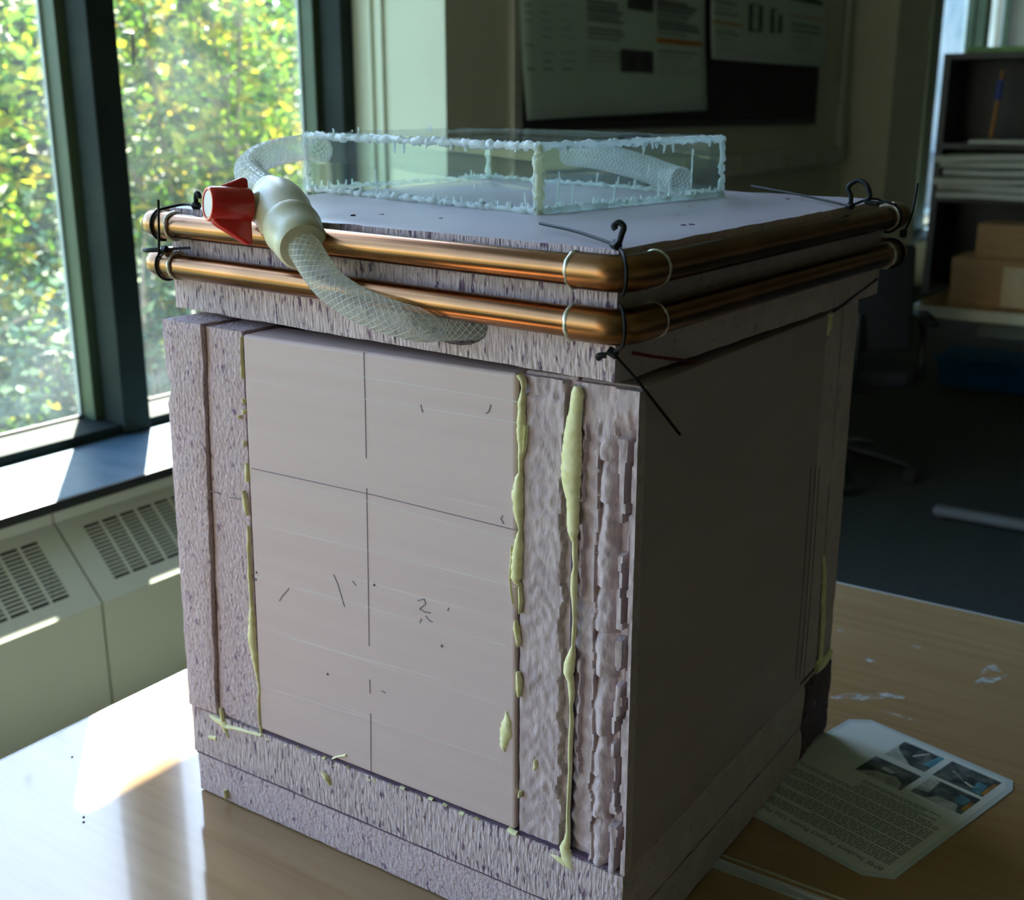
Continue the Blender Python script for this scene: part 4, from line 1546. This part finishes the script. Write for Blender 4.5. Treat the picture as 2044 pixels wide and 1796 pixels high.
# joint at the right rim of the panel
bead([(1034, 748, 7), (1041, 760, 6), (1043, 775, 4)], 14, hgt=0.7)
bead([(1042, 772, 3), (1039, 800, 8), (1037, 830, 9), (1036, 870, 9), (1038, 895, 8), (1036, 920, 5), (1036, 945, 4), (1033, 955, 10), (1030, 985, 13), (1030, 1015, 13), (1033, 1040, 8), (1036, 1058, 3), (1034, 1070, 7), (1031, 1095, 12), (1028, 1130, 14), (1027, 1154, 13), (1029, 1162, 8), (1035, 1170, 3), (1036, 1200, 5), (1035, 1225, 3)], 15, hgt=0.45)
bead([(1048, 850, 3), (1046, 880, 4), (1044, 905, 2)], 16, hgt=0.8)
bead([(1020, 1090, 2), (1019, 1120, 3), (1016, 1150, 3), (1018, 1175, 2), (1022, 1205, 2)], 17, hgt=0.6, lump=0.9)
bead([(1027, 1240, 3), (1028, 1255, 8), (1031, 1275, 6), (1033, 1292, 2)], 18, hgt=0.5)
bead([(1031, 1342, 4), (1033, 1360, 8), (1033, 1380, 7), (1034, 1392, 3)], 19, hgt=0.5)
bead([(1009, 1420, 3), (1012, 1440, 13), (1010, 1458, 19), (1005, 1475, 15), (1003, 1494, 9), (1006, 1501, 2)], 22, hgt=0.3, lump=0.4)
bead([(1064, 1520, 4), (1065, 1532, 6), (1062, 1540, 3)], 23, hgt=0.7, y0=0.003)
bead([(1036, 1580, 4), (1035, 1592, 4)], 24, hgt=0.7)
bead([(1012, 1655, 4), (1024, 1664, 7), (1031, 1666, 5)], 25, hgt=0.7)
# joint between the two end boards of the near side
bead([(1150, 772, 8), (1149, 785, 14), (1146, 820, 15), (1141, 850, 18), (1139, 880, 21), (1137, 910, 23), (1136, 950, 23), (1137, 975, 20), (1140, 1000, 15), (1140, 1030, 14), (1140, 1055, 14), (1141, 1072, 9), (1144, 1082, 6), (1144, 1110, 6), (1145, 1130, 4), (1143, 1150, 7), (1142, 1180, 8), (1143, 1200, 6), (1144, 1235, 4), (1143, 1260, 5), (1141, 1290, 4), (1138, 1308, 9), (1133, 1328, 13), (1131, 1345, 12), (1136, 1362, 8), (1138, 1390, 7), (1137, 1410, 3), (1138, 1440, 5), (1136, 1470, 5), (1135, 1500, 5), (1135, 1540, 4), (1133, 1580, 4), (1131, 1620, 4), (1131, 1660, 5), (1129, 1680, 8), (1124, 1695, 13), (1130, 1715, 17), (1138, 1730, 12), (1144, 1736, 4)], 26, hgt=0.28, lump=0.16)
bead([(1098, 1705, 3), (1110, 1712, 8), (1124, 1722, 10), (1136, 1730, 8)], 27, hgt=0.5)
# glue on the shaded side
bead([(1658, 628, 6), (1655, 645, 7), (1653, 670, 3)], 28, plane='side', hgt=0.6)
bead([(1646, 1110, 2), (1648, 1150, 4), (1645, 1200, 5), (1645, 1240, 5), (1641, 1290, 4), (1638, 1330, 5)], 29, plane='side', hgt=0.5)
bead([(1630, 1335, 8), (1640, 1326, 9), (1650, 1318, 7), (1660, 1300, 5)], 31, plane='side', hgt=0.5)
# dark stained, torn corner of the base at the far end
rough_box(-0.012, 0.0006, 0.492, 0.603, 0.003, B2 - 0.004, 0.006, 0.0022, 44, 2.0, xf=BT).build('stained_corner', M['foam_stain'], fb, smooth=50)
for x in (1585, 1594, 1602):
    stroke(M['joint'], 'cut_line', [(x + 34, 930), (x + 20, 1140), (x + 2, 1355)], 0.0016, fb, 'side')

# ------------------------------------------------------------------ lid, pipes, tank, hose, ties
LAZ, LRX, LRY = map(math.radians, (-3.76, 0.67, 0.58))
LR = Matrix.Rotation(LAZ, 4, 'Z') @ Matrix.Rotation(LRX, 4, 'X') @ Matrix.Rotation(LRY, 4, 'Y')
LM = Matrix.Translation((-0.4833, 0.8765, TZ + 0.6172)) @ LR        # lid frame: origin at its near bottom corner
LMI = LM.inverted()
LW, LD, LT = 0.615, 0.606, 0.117


def LP(px, py, ax, c):
    """lid-frame point seen at a pixel on the plane axis=c"""
    o = LMI @ CAM
    d = (LMI.to_3x3()) @ ray(px, py)
    t = (c - o[ax]) / d[ax]
    return o + d * t


ld = thing('foam_cover_block', 'two-layer purple-grey foam lid resting askew on the foam box', 'lid', LM @ Vector((-LW / 2, LD / 2, 0)))
low = rough_box(-LW, 0, 0, LD, 0.0, 0.0575, 0.011, 0.0008, 51, 1.2, xf=LM).build('lid_board', M['foam_fibre'], ld, smooth=50)
skin_faces(low, M['foam_side_cut'], lambda n: n.x > 0.7)
upb = rough_box(-LW + 0.002, -0.001, 0.001, LD, 0.0582, LT, 0.011, 0.0007, 52, 1.2, xf=LM).build('lid_board', M['foam_fibre'], ld, smooth=50)
skin_faces(upb, M['foam_top'], lambda n: n.z > 0.7)
upb.data.materials.append(M['foam_side_cut'])
for p in upb.data.polygons:
    if p.normal.x > 0.7:
        p.material_index = 2
# slot bored into the front of the lower board for the hose
HC = Vector((-0.186, 0.0, 0.0330))
cut = MB(LM)
cut.tube([HC + Vector((-0.075, -0.035, 0.004)), HC, HC + Vector((0.055, 0.03, 0.0))], [0.0215, 0.0215, 0.0215], 20)
co_ = cut.build('cutter', M['joint'])
bpy.context.view_layer.update()
bm_ = low.modifiers.new('bore', 'BOOLEAN')
bm_.object = co_
bm_.solver = 'EXACT'
bpy.context.view_layer.update()
newme = bpy.data.meshes.new_from_object(low.evaluated_get(bpy.context.evaluated_depsgraph_get()))
low.modifiers.clear()
low.data = newme
bpy.data.objects.remove(co_)


def lid_line(mat, name, pts, wdt, lift=0.0018):
    mb = MB(LM)
    q = [LP(px, py, 0, 0.0) for (px, py) in pts]
    for a, b in zip(q, q[1:]):
        d = b - a
        L_ = d.length
        d.normalize()
        n = Vector((1, 0, 0))
        mb.obox((a + b) / 2, d * L_ / 2, d.cross(n) * wdt / 2, n * lift)
    mb.build(name, mat, ld)


lid_line(M['red_ink'], 'red_mark', [(1262, 704), (1300, 711), (1340, 716), (1388, 722)], 0.0030)
lid_line(M['joint'], 'cut_line', [(1664, 622), (1700, 594), (1750, 556)], 0.0020)
# torn yellow scraps under the lower pipe on the shaded side
for (px, py) in ((1412, 626), (1440, 616)):
    p = LP(px, py, 0, 0.001)
    MB(LM).blob(p, 0.0025, 0.006, 0.004, jit=0.3, rnd=random.Random(px)).build('glue_scrap', M['glue'], ld, smooth=70)
for (px, py) in ((1365, 450), (1380, 449), (1352, 428), (1378, 412), (880, 436), (760, 428), (705, 430), (1600, 396), (1572, 398), (1498, 410)):
    p = LP(px, py, 2, LT)
    MB(LM).blob(p, 0.0035, 0.002, 0.0012, jit=0.3, rnd=random.Random(px)).build('crumb', M['foam_torn'] if px % 3 else M['joint'], ld, smooth=70)

# copper loops -----------------------------------------------------------------------------
PRAD, ERAD, BR, OFF = 0.0138, 0.0158, 0.019, 0.0150


def copper_loop(h, label):
    e = thing('copper_pipe_loop', label, 'pipe', LM @ Vector((-LW / 2, LD / 2, h - PRAD)), group='copper pipe loops around the lid')
    x0, x1, y0, y1 = -LW - OFF, OFF, -OFF, LD + OFF
    cs = [((x1, y0), (-1, 0), (0, 1)), ((x1, y1), (0, -1), (-1, 0)), ((x0, y1), (1, 0), (0, -1)), ((x0, y0), (0, 1), (1, 0))]
    sock = 0.030
    ends = []
    for (c, din, dout) in cs:
        c = Vector((c[0], c[1], h))
        a = Vector((din[0], din[1], 0))       # towards the incoming tube
        b = Vector((dout[0], dout[1], 0))
        p = [c + a * (BR + sock), c + a * BR]
        cen = c + a * BR + b * BR
        for k in range(1, 8):
            t = math.pi / 2 * k / 8
            p.append(cen - b * BR * math.cos(t) - a * BR * math.sin(t))
        p += [c + b * BR, c + b * (BR + sock)]
        el = MB(LM).tube(p, ERAD, 20).build('elbow', M['copper_fit'], e, smooth=50)
        for q, d in ((p[0], a), (p[-1], b)):
            r_ = random.Random(int(q.x * 9999 + h * 999))
            pts = []
            n = d
            u = Vector((0, 0, 1))
            v = n.cross(u)
            for k in range(20):
                an = 2 * math.pi * k / 20
                pts.append(q + (u * math.cos(an) + v * math.sin(an)) * (PRAD + 0.0011) + n * r_.uniform(-.0008, .0008))
            MB(LM).tube(pts, [r_.uniform(.0015, .0027) for _ in pts], 6, closed=True).build('solder_ring', M['solder'], el, smooth=60)
        ends.append((p[0], p[-1]))
    for k in range(4):
        a = ends[k][1]
        b = ends[(k + 1) % 4][0]
        MB(LM).cyl(a - (b - a).normalized() * .01, b + (b - a).normalized() * .01, PRAD, 24).build('tube', M['copper'], e, smooth=50)
    return e


copper_loop(0.0985, 'upper copper pipe loop tied around the top layer of the foam lid')
copper_loop(0.0535, 'lower copper pipe loop tied around the bottom layer of the foam lid')

# acrylic tank --------------------------------------------------------------------------------
TKR = Matrix.Translation((-0.224, 0.190, LT)) @ Matrix.Rotation(math.radians(-8.0), 4, 'Z')
TKM = LM @ TKR
TL_, TD_, TH_ = 0.428, 0.325, 0.070
TT = 0.0055
tk_ = thing('acrylic_tank', 'shallow clear acrylic tank with whitish glued seams on the lid', 'tank', TKM @ Vector((-TL_ / 2, TD_ / 2, 0)))
z0, z1 = 0.002, TH_
MB(TKM).box(-TL_, 0, 0, TT, z0, z1).build('front_pane', M['acrylic'], tk_)
MB(TKM).box(-TL_, 0, TD_ - TT, TD_, z0, z1).build('back_pane', M['acrylic'], tk_)
MB(TKM).box(-TT, 0, TT + .0004, TD_ - TT - .0004, z0, z1).build('end_pane', M['acrylic'], tk_)
MB(TKM).box(-TL_, -TL_ + TT, TT + .0004, TD_ - TT - .0004, z0, z1).build('end_pane', M['acrylic'], tk_)
MB(TKM).box(-TL_ + .001, -.001, .001, TD_ - .001, z1 + .0005, z1 + TT).build('top_pane', M['acrylic'], tk_)


def seam(a, b, r, seed, mat='silicone', spikes=0, up=1, name='seam'):
    rnd = random.Random(seed)
    a, b = Vector(a), Vector(b)
    n = max(6, int((b - a).length / 0.004))
    pts, rs = [], []
    for i in range(n + 1):
        p = a.lerp(b, i / n)
        pts.append(p + Vector((rnd.uniform(-1, 1), rnd.uniform(-1, 1), rnd.uniform(-1, 1))) * r * 0.35)
        rs.append(r * rnd.uniform(0.55, 1.35))
    mb = MB(TKM)
    mb.tube(pts, rs, 7)
    for k in range(spikes):
        p = a.lerp(b, rnd.random())
        h = rnd.uniform(.003, .010) * (1.6 if rnd.random() < .12 else 1)
        q = p + Vector((rnd.uniform(-.002, .002), rnd.uniform(-.002, .002), h * up))
        mb.tube([p, p.lerp(q, .5), q], [r * .55, r * .38, r * .25], 6)
    mb.build(name, M[mat], tk_, smooth=70)


seam((-TL_, -.001, .003), (0, -.001, .003), .0042, 1, spikes=40)
seam((.001, 0, .003), (.001, TD_, .003), .0044, 2, spikes=46)
seam((-TL_, TD_, .003), (0, TD_, .003), .0034, 3, spikes=26)
seam((-TL_, 0, .003), (-TL_, TD_, .003), .0034, 4, spikes=20)
seam((-TL_, -.0005, z1 + .001), (0, -.0005, z1 + .001), .0044, 5, spikes=26, up=-1)
seam((.0005, 0, z1 + .001), (.0005, TD_, z1 + .001), .0040, 6, spikes=22, up=-1)
seam((-TL_, TD_, z1 + .002), (0, TD_, z1 + .002), .0022, 7, spikes=0)
seam((-TL_, 0, z1 + .001), (-TL_, TD_, z1 + .001), .0030, 8, spikes=10)
seam((0, 0, 0), (0, 0, z1), .0050, 9, mat='hotglue')
seam((-.006, -.001, 0), (-.006, -.001, z1), .0032, 15, mat='silicone')
seam((0, TD_, 0), (0, TD_, z1), .0042, 10)
seam((-TL_, 0, 0), (-TL_, 0, z1), .0040, 11)
seam((-TL_, TD_, 0), (-TL_, TD_, z1), .0038, 12)
for k, (u, h0, h1) in enumerate(((.028, .004, .044), (.05, .004, .030), (.12, .004, .026), (.155, .018, .03), (.20, .006, .036), (.262, .006, .06), (.09, .03, .04), (.18, .03, .045))):
    seam((.0012, u, h0), (.0012, u + .001, h1), .0011, 60 + k, name='drip')
for k, (u, h0, h1) in enumerate(((-.28, .004, .034), (-.10, .02, .028), (-.02, .004, .022))):
    seam((u, -.0012, h0), (u - .001, -.0012, h1), .0012, 80 + k, name='drip')

# hose with ball valve ---------------------------------------------------------------------------
HR = 0.0165


def hose(name, label, path, parent=None, spirals=12, turns=1 / 0.09):
    e = thing(name, label, 'hose', path[0]) if parent is None else parent
    MB().tube(path, HR, 24, caps=False).build('hose_wall', M['hose'], e, smooth=60)
    # inner wall gives the tube its see-through thickness
    mb = MB()
    n = len(path)
    L_ = [0.0]
    for a, b in zip(path, path[1:]):
        L_.append(L_[-1] + (Vector(b) - Vector(a)).length)
    u = None
    fr = []
    for i in range(n):
        t = (Vector(path[min(i + 1, n - 1)]) - Vector(path[max(i - 1, 0)])).normalized()
        if u is None:
            u = t.orthogonal().normalized()
        u = (u - t * u.dot(t)).normalized()
        fr.append((Vector(path[i]), u.copy(), t.cross(u)))
    for sgn in (-1, 1):
        for k in range(spirals):
            pts = []
            for i in range(n):
                a = sgn * L_[i] * turns * 2 * math.pi + 2 * math.pi * k / spirals
                p, uu, vv = fr[i]
                pts.append(p + (uu * math.cos(a) + vv * math.sin(a)) * (HR + 0.0001))
            mb.tube(pts, 0.00032, 4)
    mb.build('braid', M['braid'], e, kind='stuff')
    return e


def resample(pts, step):
    out = [pts[0]]
    acc = 0
    for a, b in zip(pts, pts[1:]):
        d = (b - a).length
        while acc + d >= step:
            t = (step - acc) / d
            a = a.lerp(b, t)
            out.append(a.copy())
            d = (b - a).length
            acc = 0
        acc += d
    out.append(pts[-1])
    return out


tank_end = TKM @ Vector((-TL_ + 0.002, 0.024, 0.050))
V0 = at_d(541, 386, 1.262)
V1 = at_d(604, 490, 1.160)
up_pts = [tank_end, tank_end + (LM.to_3x3() @ Vector((-0.035, -0.006, 0.004))), at_d(528, 312, 1.47), at_d(496, 338, 1.41), at_d(510, 362, 1.33), V0]
upper = resample(catmull(up_pts, 10), 0.0055)
lo_pts = [V1, at_d(648, 557, 1.143), at_d(690, 592, 1.128), at_d(745, 620, 1.115), at_d(830, 647, 1.108), LM @ (HC + Vector((-0.006, -0.004, -0.001))), LM @ (HC + Vector((0.028, 0.022, 0)))]
lower = resample(catmull(lo_pts, 10), 0.0055)
hose('braided_hose', 'short clear braided hose curving from the tank down to the valve', upper)
hose('braided_hose', 'clear braided hose running from the valve over the pipes into the lid', lower)
bk = [TKM @ Vector(p) for p in ((-0.235, TD_ - 0.030, 0.046), (-0.17, TD_ - 0.034, 0.043), (-0.10, TD_ - 0.040, 0.034), (-0.045, TD_ - 0.048, 0.024), (-0.020, TD_ - 0.055, 0.021))]
hose('braided_hose', 'clear braided hose lying inside the acrylic tank', resample(catmull(bk, 10), 0.006))

va = thing('ball_valve', 'cream plastic ball valve with a red handle between the two hoses', 'valve', V1)
ax = (V1 - V0).normalized()
VL = (V1 - V0).length
a_ = V0 + ax * 0.000
b_ = V1 + ax * 0.004
MB().lathe(a_, b_, [(0, .017), (0, .0205), (.06, .0220), (.10, .0250), (.18, .0280), (.28, .0300), (.40, .0305), (.50, .0290), (.60, .0268), (.635, .0262), (.64, .0296), (.70, .0300), (.72, .0288), (.88, .0272), (.97, .0262), (1.0, .0235), (1.0, .017)], 36).build('body', M['pvc'], va, smooth=35)
# stem and handle stick out towards the window
side = Vector((0, 0, 1)).cross(ax)
tgt = at_d(438, 408, 1.196)
c0 = V0.lerp(V1, .30)
hd = (tgt - c0)
hd.normalize()
st = c0 + hd * 0.022
MB().lathe(c0 + hd * 0.018, c0 + hd * 0.040, [(0, .017), (.4, .0165), (.6, .014), (1, .013)], 24).build('stem_collar', M['pvc'], va, smooth=40)
h0 = c0 + hd * 0.034
h1 = c0 + hd * 0.078
hb = MB().lathe(h0, h1, [(0, .0180), (.08, .0192), (.85, .0182), (.96, .0176), (1.0, .0164), (1.0, .0142), (.97, .0138)], 28).build('handle', M['red'], va, smooth=40)
MB().lathe(h1 - hd * .0022, h1 - hd * .0008, [(0, .0135), (1, .0133)], 24).build('cap', M['badge'], hb, smooth=40)
# two wings of the handle
for sgn in (1, -1):
    w_ = MB()
    pr = []
    for (al, ln) in ((0.0, .040), (.16, .041), (.42, .034), (.85, .023), (1.0, .0185)):
        pr.append((al, ln))
    perp = Vector((0, 0, -0.85)) + ax * 0.35
    perp = (perp - hd * perp.dot(hd)).normalized() * sgn
    thick = hd.cross(perp).normalized()
    vs, fs = [], []
    for (al, ln) in pr:
        base = h0.lerp(h1, al * .94)
        tp = .0045 if al < .6 else .0055
        for s in (-1, 1):
            vs.append(base + perp * .006 + thick * s * .0075)
            vs.append(base + perp * (ln * (1.0 if sgn > 0 else .72)) + thick * s * tp)
    for i in range(len(pr) - 1):
        q = i * 4
        fs += [(q, q + 1, q + 5, q + 4), (q + 2, q + 6, q + 7, q + 3), (q + 1, q + 3, q + 7, q + 5), (q, q + 4, q + 6, q + 2)]
    fs += [(0, 2, 3, 1), (4 * len(pr) - 4, 4 * len(pr) - 3, 4 * len(pr) - 1, 4 * len(pr) - 2)]
    w_._add(vs, fs)
    w_.build('wing', M['red'], hb, bevel=.003, bseg=3, smooth=50)

# zip ties -------------------------------------------------------------------------------------
TR = 0.0016


def tie(label, band, head, tail=None, curl=None, loc=None):
    e = thing('zip_tie', label, 'cable tie', LM @ Vector(head[0]))
    MB(LM).tube(catmull([Vector(p) for p in band], 5), TR, 7).build('band', M['tie'], e, smooth=60)
    c = Vector(head[0])
    d = Vector(head[1]).normalized()
    s = d.orthogonal().normalized()
    MB(LM).obox(c, d * .0045, s * .0035, d.cross(s) * .0032).build('head', M['tie'], e, bevel=.0008)
    if tail:
        MB(LM).tube(catmull([Vector(p) for p in tail], 5), [TR * .9] * (5 * (len(tail) - 1) + 1), 7).build('tail', M['tie'], e, smooth=60)
    if curl:
        MB(LM).tube(catmull([Vector(p) for p in curl], 6), TR * 1.7, 8).build('curl', M['tie'], e, smooth=60)
    return e


def ring(c, a, r, t0, t1, n=9):
    """arc around a pipe: c centre, a outward horizontal unit, from angle t0 to t1 (0=up)"""
    c, a = Vector(c), Vector(a)
    out = []
    for k in range(n):
        t = math.radians(t0 + (t1 - t0) * k / (n - 1))
        out.append(c + Vector((0, 0, 1)) * (r * math.cos(t)) + a * (r * math.sin(t)))
    return out


dg_ = Vector((.707, -.707, 0))
ec = Vector((OFF - .0055, -OFF + .0055, 0))
hp = LP(1229, 489, 2, LT + .003)
tip = LP(1078, 446, 2, LT + .006)
tie('black zip tie with a long straight tail on the lid above the near elbow',
    [hp] + [Vector((-.012, .014, LT + .0035))] + ring(ec + Vector((0, 0, .0985)), dg_, ERAD + .0016, 0, 190),
    (hp, hp - tip), [hp, hp.lerp(tip, .5) + Vector((0, 0, .002)), tip],
    [hp + Vector((.003, 0, .001)), hp + Vector((.004, .002, .008)), hp + Vector((.005, .004, .015)), hp + Vector((.001, .003, .0185)), hp + Vector((-.003, .001, .016)), hp + Vector((-.001, .001, .013))])
h2 = Vector((.004, -.012, .031))
t2p = LP(1357, 867, 0, .030)
tie('black zip tie with a thin tail hanging over the dark side of the box',
    ring(ec + Vector((0, 0, .0535)), dg_, ERAD + .0016, -30, 150) + [h2],
    (h2, (1, .2, -.5)), [h2, h2.lerp(t2p, .35) + Vector((.006, -.004, .0)), t2p], [h2 + Vector((-.004, -.004, -.002)), h2 + Vector((-.010, -.006, -.003)), h2 + Vector((-.012, -.003, -.006))])
# window-side corner
fy = Vector((0, -1, 0))
xl = -LW + .012
h3 = LP(392, 411, 2, LT + .003)
tl0 = Vector((xl - .004, -OFF - ERAD - .003, .0985))
tie('black zip tie whose tail stands upright at the window end of the upper pipe',
    [h3, Vector((xl + .01, .006, LT + .003))] + ring((xl, -OFF, .0985), fy, ERAD + .0016, 10, 185),
    (h3, (1, .4, 0)), [LP(317, 510, 1, -OFF - ERAD - .004), LP(317, 460, 1, -OFF - ERAD - .004), LP(316, 398, 1, -OFF - ERAD - .004)],
    [h3, h3 + Vector((0, 0, .008)), h3 + Vector((.002, 0, .014)), h3 + Vector((.006, 0, .013)), h3 + Vector((.006, 0, .009))])
h4 = Vector((xl + .012, -OFF - .010, .0535 + ERAD + .003))
tie('black zip tie knotted around the window end of the lower pipe',
    ring((xl + .003, -OFF, .0535), fy, ERAD + .0016, -20, 200),
    (h4, (1, 0, 0.2)), [h4, h4 + Vector((.018, .008, .002)), h4 + Vector((.030, .012, .003))], [h4 + Vector((-.004, -.006, 0)), h4 + Vector((-.016, -.010, -.001)), h4 + Vector((-.026, -.008, -.002))])
# far corner of the shaded side
fx = Vector((1, 0, 0))
h5 = LP(1697, 411, 2, LT + .003)
t5 = LP(1500, 371, 2, LT + .008)
ry_ = LD - .035
tie('black zip tie with curled ends over the upper pipe at the far corner',
    [h5, Vector((-.004, ry_ - .004, LT + .003))] + ring((OFF, ry_, .0985), fx, ERAD + .0016, 5, 185),
    (h5, h5 - t5), [h5, h5.lerp(t5, .5) + Vector((0, 0, .001)), t5],
    [h5, h5 + Vector((.0, .0, .010)), h5 + Vector((-.006, .004, .020)), h5 + Vector((.004, .006, .028)), h5 + Vector((.016, .002, .024)), h5 + Vector((.022, 0, .012)), h5 + Vector((.018, 0, .006)), h5 + Vector((.032, 0, .004))])
h6 = LP(1803, 466, 0, OFF + .012)
t6 = LP(1832, 366, 0, OFF + .016)
tie('black zip tie with a stiff upright tail at the far corner',
    ring((OFF, LD - .012, .0535), fx, ERAD + .0016, -20, 200),
    (h6, (0, .3, 1)), [h6, LP(1820, 430, 0, OFF + .018), t6])
# scraps of glue where the far elbow is soldered
for k, (px, py) in enumerate(((1735, 412), (1750, 415), (1768, 411), (1784, 408))):
    p = LP(px, py, 1, LD + .004)
    MB(LM).blob(p, .006, .003, .0025, jit=.4, rnd=random.Random(k)).build('glue_scrap', M['glue'], ld, smooth=70)

# added building wall, cutting the blown sky in the far window to pale blue
nb = thing('added_building', 'made-up blue-grey building wall that dims the sky in the far window', 'building', (-9, 24, -0.9))
M['nb'] = pm('added_wall_blue', (0.26, 0.34, 0.40), (0.23, 0.31, 0.37), sc=(1, 1, 1), rough=0.8)
MB().box(-10, -3.4, 21, 21.3, -0.9, 9).build('wall', M['nb'], nb)
for k in range(3):
    MB().box(-9.6 + k * 1.9, -8.6 + k * 1.9, 20.97, 21.0, -0.4, 0.9).build('window', M['sill'], nb)
